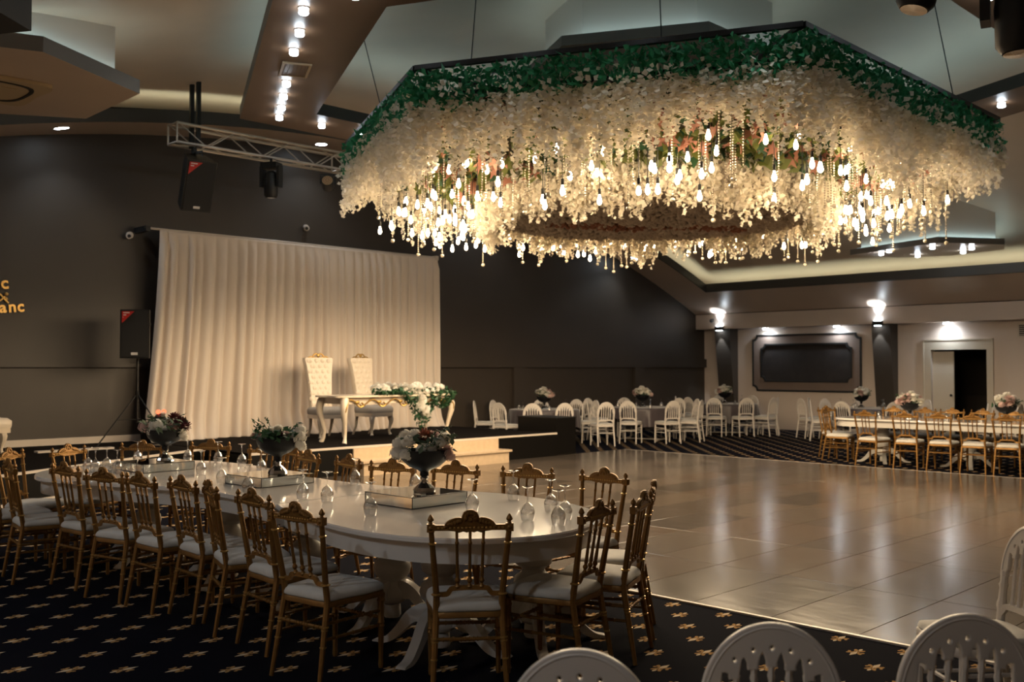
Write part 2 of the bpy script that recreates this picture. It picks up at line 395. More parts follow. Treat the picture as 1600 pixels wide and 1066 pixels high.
# back wall with door opening
DX0, DX1, DZ = -9.75, -8.47, 2.08
wb = MB()
for a, b in (((XW, YB, 0), (DX0, YB+0.2, 3.14)), ((DX1, YB, 0), (XR, YB+0.2, 3.14)), ((DX0, YB, DZ), (DX1, YB+0.2, 3.14))): wb.box(a, b)
struct(wb.build('wall_back', 'wall_white', smooth=None))
struct(MB().box((XW+0.02, 23.6, 2.73), (XR, YB-0.001, 3.14)).build('trim_1', 'wall_white', smooth=None))
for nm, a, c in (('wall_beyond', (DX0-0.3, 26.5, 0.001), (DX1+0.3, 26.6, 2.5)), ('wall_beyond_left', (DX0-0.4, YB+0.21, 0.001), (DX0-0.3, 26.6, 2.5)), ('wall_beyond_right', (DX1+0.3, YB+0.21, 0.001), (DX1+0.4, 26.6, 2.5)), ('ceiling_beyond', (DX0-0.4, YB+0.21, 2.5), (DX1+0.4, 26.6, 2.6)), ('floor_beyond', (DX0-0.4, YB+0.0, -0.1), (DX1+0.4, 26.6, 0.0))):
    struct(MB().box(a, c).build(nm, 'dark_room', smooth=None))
d = struct(MB().box((DX0, YB+0.07, 0.01), (DX0+0.5, YB+0.12, DZ-0.04)).build('door_1', 'door', smooth=None))
MB().lathe([(0.012, 0), (0.012, 0.04), (0.03, 0.05), (0.03, 0.07), (0.0, 0.075)], 10, T=Matrix.Translation((DX0+0.45, YB+0.07, 1.0)) @ Matrix.Rotation(PI/2, 4, 'X')).build('door_knob', 'metal_black', d)
tr = MB()
for (a, b) in (((DX0-0.17, YB-0.03, 0), (DX0, YB+0.01, 2.31)), ((DX1, YB-0.03, 0), (DX1+0.13, YB+0.01, 2.31)), ((DX0, YB-0.03, DZ), (DX1, YB+0.01, 2.31))): tr.box(a, b)
for (a, b) in (((DX0-0.19, YB-0.045, 0), (DX0-0.16, YB, 2.33)), ((DX1+0.12, YB-0.045, 0), (DX1+0.15, YB, 2.33)), ((DX0-0.19, YB-0.045, 2.30), (DX1+0.15, YB, 2.33))): tr.box(a, b)
struct(tr.build('trim_2', 'door', smooth=None))
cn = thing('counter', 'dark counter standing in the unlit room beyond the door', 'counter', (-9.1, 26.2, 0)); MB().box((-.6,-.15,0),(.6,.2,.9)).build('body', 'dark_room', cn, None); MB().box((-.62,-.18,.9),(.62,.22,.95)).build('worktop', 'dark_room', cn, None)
# leaning wedge pillars
for i, xc in enumerate((-15.33, -10.80)):
    b = MB(); hw = 0.235
    b.add([(xc-hw, 23.61, 2.73), (xc+hw, 23.61, 2.73), (xc+hw, 24.05, 2.73), (xc-hw, 24.05, 2.73),
           (xc-hw, 23.93, 0.0), (xc+hw, 23.93, 0.0), (xc+hw, 24.05, 0.0), (xc-hw, 24.05, 0.0)],
          [(0,1,2,3), (7,6,5,4), (0,4,5,1), (1,5,6,2), (2,6,7,3), (3,7,4,0)])
    struct(b.build('trim_%d' % (3+i), 'wall_dark', smooth=None))
# framed wall panel
pn = thing('wall_panel', 'large dark damask panel in taupe frame with notched corners on cream wall', 'wall panel', (-13.04, YB-0.001, 1.785))
def notch(hw, hh, r):
    o = []
    for sx, sy, a0 in ((1, 1, 270), (-1, 1, 0), (-1, -1, 90), (1, -1, 180)):
        arc = [(sx*hw+r*math.cos(math.radians(a)), sy*hh+r*math.sin(math.radians(a))) for a in [a0 - k*18 for k in range(6)]]
        o += arc
    return o
mpp = lambda x, y, z: (x, -z, y)
def notch2(hw, hh, r):
    pts = []
    for cx, cy, s0 in ((hw, hh, -90), (-hw, hh, 0), (-hw, -hh, 90), (hw, -hh, 180)):
        for k in range(6):
            a = math.radians(s0-18*k)
            pts.append((cx+r*math.cos(a), cy+r*math.sin(a)))
    return pts
link('frame', curve2d(notch2(1.545, 0.745, 0.13), [notch2(1.30, 0.50, 0.12)], 0.02, 0.004, lambda x, y, z: (x, -0.03-z, y), 'frame', 'panel_brown'), pn)
link('outer_bead', curve2d(notch2(1.56, 0.76, 0.13), [notch2(1.525, 0.725, 0.13)], 0.012, 0.006, lambda x, y, z: (x, -0.055-z, y), 'outer_bead', 'black'), pn)
link('inner_bead', curve2d(notch2(1.31, 0.51, 0.12), [notch2(1.275, 0.475, 0.12)], 0.012, 0.006, lambda x, y, z: (x, -0.055-z, y), 'inner_bead', 'black'), pn)
MB().box((-1.29, -0.03, -0.49), (1.29, -0.005, 0.49)).build('fabric', 'damask', pn, None)
# wall vent
vt = thing('wall_vent', 'small white framed air grille high on the cream wall', 'vent', (-7.60, YB, 2.5))
vf = MB(); 
for (a, b) in (((-.2,-.03,-.16),(.2,0,-.12)),((-.2,-.03,.12),(.2,0,.16)),((-.2,-.03,-.12),(-.16,0,.12)),((.16,-.03,-.12),(.2,0,.12))): vf.box(a, b)
vf.build('frame', 'trim_white', vt, None); MB().box((-.16,-.008,-.12),(.16,0,.12)).build('backing', 'black', vt, None)
for k in range(5): MB().box((-.16,-.02,-.1+k*.045),(.16,-.009,-.085+k*.045)).build('slat', 'trim_white', vt, None)

# ceiling: lowered vaulted border with charcoal fascia, raised lit field above
XB0, XB1, YB0, YB1 = -15.0, 3.9, 0.25, 22.35
def vsheet(b, x0, x1, y0, y1, n, dz):
    pr = vprof(y0, y1, n, dz); o = len(b.v)
    b.v += [(x0, y, z) for y, z in pr] + [(x1, y, z) for y, z in pr]; m = n+1
    b.f += [(o+i, o+i+1, o+m+i+1, o+m+i) for i in range(n)]
b = MB(); vsheet(b, XW-.1, XR+.1, YF-.1, YB+.1, 50, 0.47); vsheet(b, XW-.1, XR+.1, YF-.1, YB+.1, 50, 0.57)
ceil = struct(b.build('ceiling', 'ceil', smooth=60))
def slab(b, x0, x1, y0, y1, n, z0, z1):
    lo = vprof(y0, y1, n, z0); hi = vprof(y0, y1, n, z1)
    rings = [[(x0, lo[i][0], lo[i][1]), (x1, lo[i][0], lo[i][1]), (x1, hi[i][0], hi[i][1]), (x0, hi[i][0], hi[i][1])] for i in range(n+1)]
    b.loft(rings)
for (x0, x1, y0, y1, n) in ((XW, XB0-.03, YF, 23.6, 40), (XB1+.03, XR, YF, 23.6, 40), (XB0-.03, XB1+.03, YB1+.03, 23.6, 6), (XB0-.03, XB1+.03, YF, YB0-.03, 6)):
    b = MB(); slab(b, x0, x1, y0, y1, n, 0.0, 0.03); b.build('soffit', 'soffit', ceil, 60)
for (x0, x1, y0, y1, n) in ((XB0-.03, XB0, YB0, YB1, 40), (XB1, XB1+.03, YB0, YB1, 40), (XB0-.03, XB1+.03, YB1, YB1+.03, 2), (XB0-.03, XB1+.03, YB0-.03, YB0, 2)):
    b = MB(); slab(b, x0, x1, y0, y1, n, -0.01, 0.20); b.build('fascia', 'fascia', ceil, 60)
# LED strips lying in the cove behind the fascia
for (x0, x1, y0, y1, n, mm) in ((XB0-.16, XB0-.08, YB0, YB1, 40, 'e_cove_warm'), (XB0, XB1, YB1+.08, YB1+.16, 2, 'e_cove_warm'), (XB1+.08, XB1+.16, YB0, YB1, 30, 'e_cove_warm')):
    b = MB(); slab(b, x0, x1, y0, y1, n, 0.06, 0.075); b.build('light_strip', mm, ceil, None)

# hexagonal brown ceiling raft with a hexagonal well
HC = (-7.72, 10.5)
def hexa(hw, hs, tp, c=HC): return [(c[0]+x, c[1]+y) for x, y in ((0, -tp), (hw, -hs), (hw, hs), (0, tp), (-hw, hs), (-hw, -hs))]
def ringplate(name, outer, inner, z0, z1, m_under, m_edge, parent=None):
    n = len(outer); b = MB()
    vs = [(*p, z0) for p in outer] + [(*p, z0) for p in inner] + [(*p, z1) for p in outer] + [(*p, z1) for p in inner]
    fs = []
    for k in range(n):
        j = (k+1) % n
        fs += [(k, n+k, n+j, j), (2*n+k, 2*n+j, 3*n+j, 3*n+k), (k, j, 2*n+j, 2*n+k), (n+k, 3*n+k, 3*n+j, n+j)]
    o = struct(b.add(vs, fs).build(name, m_under, smooth=None))
    o.data.materials.append(M[m_edge]); o.data.materials.append(M['grey_edge'])
    for pl in o.data.polygons:
        if abs(pl.normal.z) < 0.5: pl.material_index = 1 if (pl.center.x-HC[0])*pl.normal.x+(pl.center.y-HC[1])*pl.normal.y < 0 else 2
    return o
raft = ringplate('trim_5', hexa(4.98, 3.25, 5.70), hexa(4.0, 2.62, 4.5), 5.2, 5.37, 'brown_panel', 'fascia')
def strips(poly, z, parent, wd, m):
    n = len(poly); cx = sum(p[0] for p in poly)/n; cy = sum(p[1] for p in poly)/n
    for k in range(n):
        a, c = poly[k], poly[(k+1) % n]
        q = [a, c, (c[0]+(cx-c[0])*wd, c[1]+(cy-c[1])*wd), (a[0]+(cx-a[0])*wd, a[1]+(cy-a[1])*wd)]
        MB().prism(q, z, z+0.012).build('light_strip', m, parent, None)
strips(hexa(4.22, 2.77, 4.75), 5.375, raft, 0.02, 'e_cove')
strips(hexa(4.86, 3.18, 5.58), 5.375, raft, 0.02, 'e_cove_dim')
# hanging boxes with wider charcoal-edged trays
def tray(name, poly, z, inset, label=None, th=0.12, seal=True):
    n = len(poly); cx = sum(p[0] for p in poly)/n; cy = sum(p[1] for p in poly)/n
    o = struct(MB().prism(poly, z, z+th).build(name, 'soffit', smooth=None)); o.data.materials.append(M['grey_edge'])
    for pl in o.data.polygons:
        if abs(pl.normal.z) < 0.5: pl.material_index = 1
    ins = [(p[0]+(cx-p[0])*inset, p[1]+(cy-p[1])*inset) for p in poly]
    top = [(*p, vault(p[1])+0.50) for p in ins]
    b = MB(); b.loft([[(*p, z+th) for p in ins], top]); b.build('box', 'plate_white', o, None)
    strips([(p[0]+(cx-p[0])*inset*0.55, p[1]+(cy-p[1])*inset*0.55) for p in poly], z+th+.002, o, 0.03, 'e_cove')
    return o
tray('trim_6', [(-9.94, 20.29), (-7.73, 19.49), (-6.93, 20.7), (-7.24, 21.58), (-8.49, 21.94), (-9.42, 21.53)], 4.08, 0.13)
tray('trim_7', [(-10.33, 3.7), (-11.12, 5.06), (-12.72, 5.09), (-13.43, 3.92), (-12.83, 2.16), (-10.94, 2.09)], 4.82, 0.17, th=.16)
tray('trim_8', hexa(1.5, 1.05, 1.85, (-7.75, 10.45)), 5.42, 0.2)
tray('trim_9', [(-3.2, 3.6), (-2.0, 3.6), (-1.4, 2.7), (-2.0, 1.8), (-3.2, 1.8), (-3.8, 2.7)], 4.3, 0.17)
tray('trim_10', [(-4.1, 18.0), (-2.3, 18.0), (-1.6, 19.2), (-2.3, 20.3), (-4.1, 20.3), (-4.8, 19.2)], 4.3, 0.15)

# stage, angled wing and marble steps
stg = struct(MB().box((XW, 7.35, 0), (-12.55, 13.78, ZS-.03)).build('stage', 'black_gloss', smooth=None))
MB().box((XW, 7.35, ZS-.03), (-12.58, 13.78, ZS)).build('stage_carpet', 'stage_carpet', stg, None)
MB().box((-12.58, 7.35, ZS-.028), (-12.54, 13.78, ZS+.004)).build('nosing', 'trim_white', stg, None)
wing = struct(MB().prism([(XW, -1.2), (-9.95, -1.2), (-12.08, 3.92), (-13.9, 7.345), (XW, 7.345)], 0, ZS-.03).build('stage_wing', 'black_gloss', smooth=None))
MB().prism([(XW, -1.2), (-9.98, -1.2), (-12.12, 3.92), (-13.93, 7.345), (XW, 7.345)], ZS-.03, ZS-.005).build('stage_carpet', 'stage_carpet', wing, None)
MB().bar([(-9.95, -1.2, ZS-.015), (-12.08, 3.92, ZS-.015), (-13.9, 7.345, ZS-.015)], 0.04, 0.03).build('nosing', 'trim_white', wing, None)
MB().bar([(-9.93, -1.2, .05), (-12.06, 3.92, .05), (-13.88, 7.345, .05)], 0.03, 0.10).build('skirting', 'trim_white', wing, None)
MB().box((-14.95, 5.3, ZS-.006), (-14.80, 6.4, ZS+.02)).build('cable_duct', 'trim_white', wing, None)
stp = thing('marble_steps', 'two beige marble steps leading up to the black stage', 'steps', (-12.54, 10.67, 0))
MB().box((0.0, -1.55, 0.0), (0.29, 1.55, 0.20)).build('riser', 'marble', stp, None); MB().box((0.0, -1.58, 0.20), (0.32, 1.60, 0.235)).build('tread', 'marble', stp, None)
MB().box((0.0, -1.55, 0.235), (0.03, 1.55, ZS-.03)).build('riser', 'marble', stp, None)
bb = thing('subwoofer', 'black box cabinet standing at the right end of the stage', 'box', (-13.1, 14.09, 0))
MB().box((-.5,-.28,0.02),(.5,.28,.70)).build('cabinet', 'black_gloss', bb, None); MB().box((-.51,-.29,.70),(.51,.29,.72)).build('top', 'black', bb, None)
for sx in (-1, 1):
    for sy in (-1, 1): MB().box((sx*.44-.03, sy*.22-.03, 0), (sx*.44+.03, sy*.22+.03, .02)).build('foot', 'black', bb, None)
# ------------------------------------------------------------------ ceiling fittings
def point(parent, loc, col, e, r=0.05, name='lamp'):
    l = bpy.data.lights.new(name, 'POINT'); l.color = col; l.energy = e; l.shadow_soft_size = r
    return link(name, l, parent, loc)
def spot(parent, loc, rot, col, e, ang, blend=0.5, r=0.04, name='lamp'):
    l = bpy.data.lights.new(name, 'SPOT'); l.color = col; l.energy = e; l.spot_size = ang; l.spot_blend = blend; l.shadow_soft_size = r
    return link(name, l, parent, loc, rot)
cup_me = MB().lathe([(0.034, 0), (0.046, -0.02), (0.050, -0.055), (0.042, -0.065), (0.0, -0.066)], 14).mesh('glass_cup', 'e_spot', 40)
rim_me = MB().lathe([(0.06, 0), (0.06, -0.010), (0.034, -0.012)], 14).mesh('rim', 'alu', 40)
flat_me = MB().lathe([(0.105, -0.012), (0.0, -0.014)], 18).mesh('lens', 'e_spot', 40)
flatrim_me = MB().lathe([(0.13, 0), (0.125, -0.012), (0.105, -0.012)], 18).mesh('rim', 'trim_white', 40)
def cuplight(loc, label, group, watt=SPOT, ang=100):
    t = thing('ceiling_spotlight', label, 'spotlight', loc, 0, group)
    link('rim', rim_me, t); link('glass_cup', cup_me, t)
    spot(t, (0, 0, -0.11), (0, 0, 0), WHITEC, watt, math.radians(ang), 0.6)
for p in [(-8.32, 5.44), (-8.9, 5.77), (-9.49, 6.08), (-10.62, 6.7), (-11.15, 6.99), (-11.66, 7.28), (-12.13, 7.54), (-12.1, 8.23), (-12.06, 8.94), (-12.1, 9.7), (-12.1, 10.5), (-12.1, 11.3), (-12.1, 12.1), (-12.1, 13.0), (-11.2, 14.0), (-10.2, 14.5), (-9.2, 15.0), (-8.2, 15.5), (-7.2, 15.5), (-6.2, 15.0), (-4.7, 13.99), (-3.5, 12.2), (-3.4, 11.0), (-3.4, 9.8), (-3.4, 8.6), (-4.4, 7.3), (-5.5, 6.7), (-6.6, 6.1)]:
    sd_ = 'arm above the front table' if p[1] < 7.5 and p[0] < -7.7 else 'arm above the foreground chairs' if p[1] < 7.5 else 'side along the stage' if p[0] < -11.5 else 'side away from the stage' if p[0] > -3.6 else 'arm towards the cream wall'
    cuplight((*p, 5.2), 'glowing white cup spotlight in brown ceiling panel, %s' % sd_, 'panel spotlights, '+sd_)
cuplight((-7.62, 5.55, 5.2), 'glowing white cup spotlight at the near tip of the brown ceiling panel', 'spotlight at panel tip')
for p in [(-9.23, 20.25), (-8.89, 19.87), (-8.84, 21.15), (-8.02, 19.9), (-7.88, 21.11), (-7.51, 20.57)]:
    cuplight((*p, 4.08), 'glowing white cup spotlight under the hanging ceiling tray above gold chairs', 'spotlights under the far ceiling tray', 6.0)
def flatlight(p, label, group=None, z=None, watt=22.0, tilt=True):
    z = vault(p[1]) if z is None else z
    t = thing('recessed_downlight', label, 'downlight', (*p, z-0.001), 0, group)
    if tilt: t.rotation_euler = (math.atan(-0.0356*(p[1]-11.3)), 0, 0)
    link('rim', flatrim_me, t); link('lens', flat_me, t)
    spot(t, (0, 0, -0.03), (0, 0, 0), WHITEC, watt, math.radians(110), 0.7)
flatlight((-15.55, 5.85), 'round white downlight in the sloping border above the gold wall lettering')
flatlight((-15.65, 20.15), 'round white downlight in the sloping border above plum clothed tables')
for x in (-14, -11, -8, -5, -2): flatlight((x, -.45), 'added unseen downlight in the near border soffit, lighting the front table', 'added downlights in the near border soffit', watt=28.0)  # added out of view to brighten the front table and chairs
for y in (10.6, 15.4): flatlight((-15.6, y), 'round white downlight in the border soffit behind the chandelier', 'downlights hidden by chandelier')
for x in (-14.1, -12.06, -9.3):
    t = thing('beam_spotlight', {-14.1: 'white square spotlight under the beam above the damask panel left half', -12.06: 'white square spotlight under the beam above the damask panel right half', -9.3: 'white square spotlight under the beam above the dark doorway'}[x], 'spotlight', (x, 23.84, 2.73))
    MB().box((-.075, -.075, -.012), (.075, .075, 0)).build('rim', 'trim_white', t, None)
    MB().box((-.055, -.055, -.05), (.055, .055, -.012)).build('lens', 'e_spot', t, None)
    spot(t, (0, 0.02, -0.06), (math.radians(12), 0, 0), WHITEC, 20.0, math.radians(165), 1.0)
for x, lb in ((-15.37, 'black up-down wall lamp beside the dark side wall corner'), (-10.84, 'black up-down wall lamp between the damask panel and doorway')):
    t = thing('wall_sconce', lb, 'wall lamp', (x, 23.6, 2.74))
    MB().box((-.11, -.12, -.055), (.11, -.002, .055)).build('housing', 'black', t, None)
    MB().box((-.08, -.10, -.062), (.08, -.02, -.056)).build('lens', 'e_spot', t, None)
    MB().box((-.08, -.10, .056), (.08, -.02, .062)).build('lens', 'e_spot', t, None)
    spot(t, (0, -.07, .07), (PI, 0, 0), WHITEC, 24.0, math.radians(62), 0.25, 0.01); spot(t, (0, -.07, -.07), (0, 0, 0), WHITEC, 24.0, math.radians(62), 0.35, 0.01)
# air grille in the raft
g = thing('ceiling_grille', 'beige framed rectangular air grille in the brown ceiling panel', 'vent', (-10.12, 6.50, 5.2), math.radians(-27))
fr = MB(); L, W_ = .27, .17
for (a, b) in (((-L,-W_,-.02),(L,-W_+.03,0)),((-L,W_-.03,-.02),(L,W_,0)),((-L,-W_+.03,-.02),(-L+.03,W_-.03,0)),((L-.03,-W_+.03,-.02),(L,W_-.03,0))): fr.box(a, b)
fr.build('frame', 'ac', g, None); MB().box((-L+.03,-W_+.03,-.006),(L-.03,W_-.03,0)).build('backing', 'brown_panel', g, None)
for k in range(6): MB().box((-L+.03,-W_+.05+k*.045,-.014),(L-.03,-W_+.058+k*.045,-.007)).build('slat', 'brown_panel', g, None)
# cassette air conditioner
ac = thing('cassette_air_conditioner', 'beige square cassette air conditioner under the hanging ceiling tray', 'air conditioner', (-12.0, 3.68, 4.82))
ac.scale = (1.25, 1.25, 1.0)
link('panel', curve2d(catmull([(-.42,-.42),(0,-.43),(.42,-.42),(.43,0),(.42,.42),(0,.43),(-.42,.42),(-.43,0)], 4), [], .015, .006, lambda x, y, z: (x, y, -.022-z), 'panel', 'ac'), ac)
link('slot', curve2d(catmull([(-.30,-.30),(0,-.36),(.30,-.30),(.36,0),(.30,.30),(0,.36),(-.30,.30),(-.36,0)], 5), [catmull([(-.27,-.27),(0,-.33),(.27,-.27),(.33,0),(.27,.27),(0,.33),(-.27,.27),(-.33,0)], 5)], .004, 0, lambda x, y, z: (x, y, -.046-z), 'slot', 'black'), ac)
MB().box((-.2,-.2,-.05),(.2,.2,-.043)).build('intake', 'ac', ac, None)

# lighting truss with hangers
TX, TZ = -14.1, 5.06
tr = thing('lighting_truss', 'aluminium box truss hung across in front of the dark wall', 'truss', (TX, 7.0, TZ))
s_ = 0.29; LEN = 9.0
for dx in (0, -s_):
    for dz in (0, s_): MB().tube([(dx, 0, dz), (dx, LEN, dz)], 0.024, 8).build('chord', 'alu', tr)
n = 18; st = LEN/n
for dx in (0, -s_):
    b = MB()
    for k in range(n):
        b.tube([(dx, k*st+.03, 0 if k % 2 else s_), (dx, (k+1)*st-.03, s_ if k % 2 else 0)], 0.011, 6)
    b.build('lacing', 'alu', tr)
for z in (0, s_):
    b = MB()
    for k in range(n): b.tube([(0 if k % 2 else -s_, k*st+.03, z), (-s_ if k % 2 else 0, (k+1)*st-.03, z)], 0.009, 6)
    b.build('lacing', 'alu', tr)
for y in (0, 3.0, 6.0, LEN):
    b = MB()
    for a, c in (((0,y,0),(0,y,s_)),((-s_,y,0),(-s_,y,s_)),((0,y,0),(-s_,y,0)),((0,y,s_),(-s_,y,s_))): b.tube([a, c], 0.016, 6)
    b.build('end_frame', 'alu', tr)
for dx in (-.03, -.24): MB().box((dx-.025, .33, -.02), (dx+.025, .39, 1.16)).build('hanger_post', 'metal_black', tr, None)
for dx in (-.03, -.24): MB().box((dx-.025, 8.33, -.02), (dx+.025, 8.39, 0.95)).build('hanger_post', 'metal_black', tr, None)
# loudspeakers
def speaker(name, label, loc, rot, w_, d_, h_, badge):
    t = thing(name, label, 'speaker', loc); t.rotation_euler = rot
    prof = [(-w_/2, d_/2), (w_/2, d_/2), (w_*.32, -d_/2), (-w_*.32, -d_/2)]
    MB().prism(prof, -h_/2, h_/2).build('cabinet', 'black', t, None)
    MB().box((-w_/2+.02, d_/2, -h_/2+.02), (w_/2-.02, d_/2+.012, h_/2-.02)).build('grille', 'grille', t, None)
    c = w_*.42; a = (-w_/2+.03 if badge < 0 else w_/2-.03)
    y = d_/2+.0135; sg = 1 if badge < 0 else -1
    tri = MB().add([(a, y, h_/2-.03), (a+sg*c, y, h_/2-.03), (a, y, h_/2-.03-c), (a, y+.003, h_/2-.03), (a+sg*c, y+.003, h_/2-.03), (a, y+.003, h_/2-.03-c)], [(0,1,2), (3,4,5), (0,1,4,3), (1,2,5,4), (2,0,3,5)])
    bd = tri.build('badge', 'red', t, None)
    for k in range(3): MB().box((min(a+sg*.02, a+sg*(c*.62-k*.05)), y+.0035, h_/2-.06-k*.035), (max(a+sg*.02, a+sg*(c*.62-k*.05)), y+.0045, h_/2-.045-k*.035)).build('print_line', 'white_ink', bd, None)
    MB().box((-.05, d_/2+.0125, -h_/2+.05), (.05, d_/2+.016, -h_/2+.09)).build('nameplate', 'white_ink', t, None)
    for sx in (-1, 1): MB().lathe([(.03, 0), (.03, .012), (0, .012)], 10, T=Matrix.Translation((sx*w_*.41, 0, h_*.2)) @ Matrix.Rotation(sx*PI/2, 4, 'Y')).build('socket', 'metal_black', t)
    return t
hs = speaker('hanging_speaker', 'black loudspeaker with red triangle badge hung tilted under the truss', (-14.22, 7.36, 4.50), (-0.42, 0.0, math.radians(-99)), .46, .44, .80, 1)
yk = thing('speaker_bracket', 'black yoke bracket clamping the hung loudspeaker to truss', 'bracket', (-14.22, 7.34, 4.98))
MB().box((-.03,-.03,-.04),(.03,.03,.06)).build('clamp', 'metal_black', yk, None); MB().bar([(-.22,-.02,-.10),(-.22,-.02,-.03),(.22,.02,-.03),(.22,.02,-.10)], .03, .01).build('yoke', 'metal_black', yk, None)
sp2 = speaker('stand_speaker', 'black loudspeaker with red corner badge on tripod stand beside the drape', (-15.25, 6.95, 2.18), (0, 0, math.radians(-128)), .44, .40, .76, 1)
sd = thing('speaker_stand', 'black tripod speaker stand on the stage wing beside the drape', 'speaker stand', (-15.25, 6.95, ZS))
MB().tube([(0,0,.35),(0,0,1.365)], .018, 8).build('pole', 'metal_black', sd); MB().lathe([(.03,.75),(.034,.8),(.03,.85)], 8).build('collar', 'metal_black', sd)
for k in range(3):
    a = k*2*PI/3+0.5; MB().tube([(.02*math.cos(a), .02*math.sin(a), .78), (.62*math.cos(a), .62*math.sin(a), .012)], .012, 6).build('leg', 'metal_black', sd)
    MB().tube([(.0, .0, .40), (.33*math.cos(a), .33*math.sin(a), .40)], .008, 6).build('brace', 'metal_black', sd)
# stage lights
def movinghead(label, loc, rot=(0,0,0), sc=1.0, pole=.07):
    t = thing('moving_head_light', label, 'stage light', loc); t.rotation_euler = rot
    MB().box((-.15*sc,-.11*sc,-.10*sc),(.15*sc,.11*sc,0)).build('base', 'black', t, None)
    for sx in (-1, 1): MB().box((sx*.16*sc-.025*sc, -.07*sc, -.42*sc), (sx*.16*sc+.025*sc, .07*sc, -.06*sc)).build('arm', 'black', t, None)
    MB().lathe([(.0,-.30*sc),(.085*sc,-.30*sc),(.115*sc,-.26*sc),(.12*sc,-.05*sc),(.10*sc,.12*sc),(.05*sc,.16*sc),(0,.16*sc)], 16, c=(0,0,-.30*sc)).build('head', 'black', t)
    MB().lathe([(.08*sc,-.305*sc),(0,-.309*sc)], 16, c=(0,0,-.30*sc)).build('lens', 'chrome', t)
    MB().tube([(0,0,-.02*sc),(0,0,pole)], .02, 6).build('clamp', 'metal_black', t)
    return t
movinghead('black moving head stage light hung under the truss', (-14.1, 8.62, 4.97), (0, 0, .5), .95)
movinghead('large black moving head stage light hung from ceiling beside the chandelier', (-2.05, 6.42, 4.25), (0, 0, .3), 1.15, 1.58)
movinghead('black stage light hung from ceiling above the chandelier tip', (-2.40, 6.08, 4.41), (0, .25, .8), 1.0, 1.25)
pc = thing('par_can_light', 'small round par can stage light with speckled lens under truss', 'stage light', (-14.1, 9.72, 4.93), math.radians(-130))
Tp = Matrix.Rotation(math.radians(-68), 4, 'X')
MB().lathe([(.0,-.12),(.07,-.12),(.10,-.08),(.105,.12),(.0,.12)], 16, T=Matrix.Translation((0,0,-.16)) @ Tp).build('can', 'black', pc)
MB().lathe([(.09,.121),(0,.124)], 16, T=Matrix.Translation((0,0,-.16)) @ Tp).build('lens', 'ac', pc)
MB().bar([(-.12,0,-.16),(-.12,0,0),(.12,0,0),(.12,0,-.16)], .025, .008).build('yoke', 'metal_black', pc, None)
lb = MB()
for k in range(18):
    r = .03 if k < 6 else .065; a = k*PI/3 if k < 6 else k*PI/6
    lb.lathe([(.011,.125),(.011,.130),(0,.130)], 6, c=(r*math.cos(a), r*math.sin(a), 0), T=Matrix.Translation((0,0,-.16)) @ Tp)
lb.build('diode', 'leaf_red', pc)
def camera_dome(label, loc):
    t = thing('security_camera', label, 'camera', loc)
    MB().lathe([(.06,0),(.06,.03),(0,.03)], 14, T=Matrix.Rotation(PI/2, 4, 'Y')).build('base', 'trim_white', t)
    MB().lathe([(.0,0),(.05,.01),(.055,.12),(.045,.14),(0,.14)], 14, T=Matrix.Translation((.02,0,-.01)) @ Matrix.Rotation(math.radians(100), 4, 'Y') @ Matrix.Rotation(.5, 4, 'X')).build('body', 'trim_white', t)
    MB().lathe([(.03,.142),(0,.146)], 12, T=Matrix.Translation((.02,0,-.01)) @ Matrix.Rotation(math.radians(100), 4, 'Y') @ Matrix.Rotation(.5, 4, 'X')).build('lens', 'black', t)
camera_dome('white security camera on dark wall beside the drape corner', (XW, 7.22, 3.86)); camera_dome('small security camera on dark wall above the drape', (XW, 10.66, 4.33))
t = thing('security_camera', 'black security camera on the cream beam beside the corner', 'camera', (-15.62, 23.6, 2.98))
MB().box((-.04,-.02,-.04),(.04,0,.04)).build('base', 'black', t, None); MB().ball((0,-.06,-.02), .055, 10, 8).build('dome', 'black', t)
lp = thing('floor_par_light', 'small black floor light with red glow at the tripod foot', 'stage light', (-14.75, 7.12, ZS), -1.2)
MB().lathe([(.0,-.09),(.07,-.09),(.085,.09),(.0,.09)], 12, T=Matrix.Translation((0,0,.40)) @ Matrix.Rotation(1.2, 4, 'X')).build('can', 'black', lp); MB().tube([(0,0,0),(0,0,.33)], .02, 6).build('post', 'black', lp); MB().lathe([(.15,0),(.15,.02),(0,.02)], 12).build('base', 'black', lp)
for dx in (-.06, .06): MB().ball((dx, -.02, .53), .035, 8, 6).build('pilot_lamp', 'e_red', lp)
# hanging black cabinet at the near left
hb = thing('hanging_cabinet', 'black cabinet hanging from the ceiling beside the air conditioner tray', 'box', (-6.13, 1.72, 3.87), math.radians(30))
MB().prism([(-.35,-.3),(.35,-.3),(.25,.3),(-.25,.3)], -.25, .25).build('body', 'black', hb, None); MB().tube([(0,0,.25),(0,0,1.2)], .03, 8).build('hanger', 'metal_black', hb)
# lettering on the dark wall
lt = thing('wall_lettering', 'gold raised lettering on the dark wall beside the drape', 'sign', (XW+.002, 5.22, 2.7), 0)
def lmap(y0, z0, tilt): 
    c, s2 = math.cos(tilt), math.sin(tilt)
    return lambda x, y, z: (0.012+z, y0+x*c-y*s2, z0+x*s2+y*c)
for (txt, y0, z0, sz, tl) in (('i', -.075, .15, .26, .10), ('c', .005, .155, .26, .10), ('m', -.22, -.23, .24, .10), ('a', -.01, -.21, .24, .10), ('n', .115, -.198, .24, .10), ('c', .245, -.185, .24, .10)):
    link('letter', text_mesh(txt, sz, .012, 'letter', 'gold_bright', lmap(y0, z0, tl), .006), lt)
for pth in ([(-.06,.10),(.0,.06),(.07,-.02),(.11,-.06)], [(-.06,-.06),(0,-.02),(.06,.04)]):
    MB().tube([(.02, a, c) for a, c in catmull([(*q,) for q in pth], 4, False)], .016, 6).build('scroll', 'gold_bright', lt)
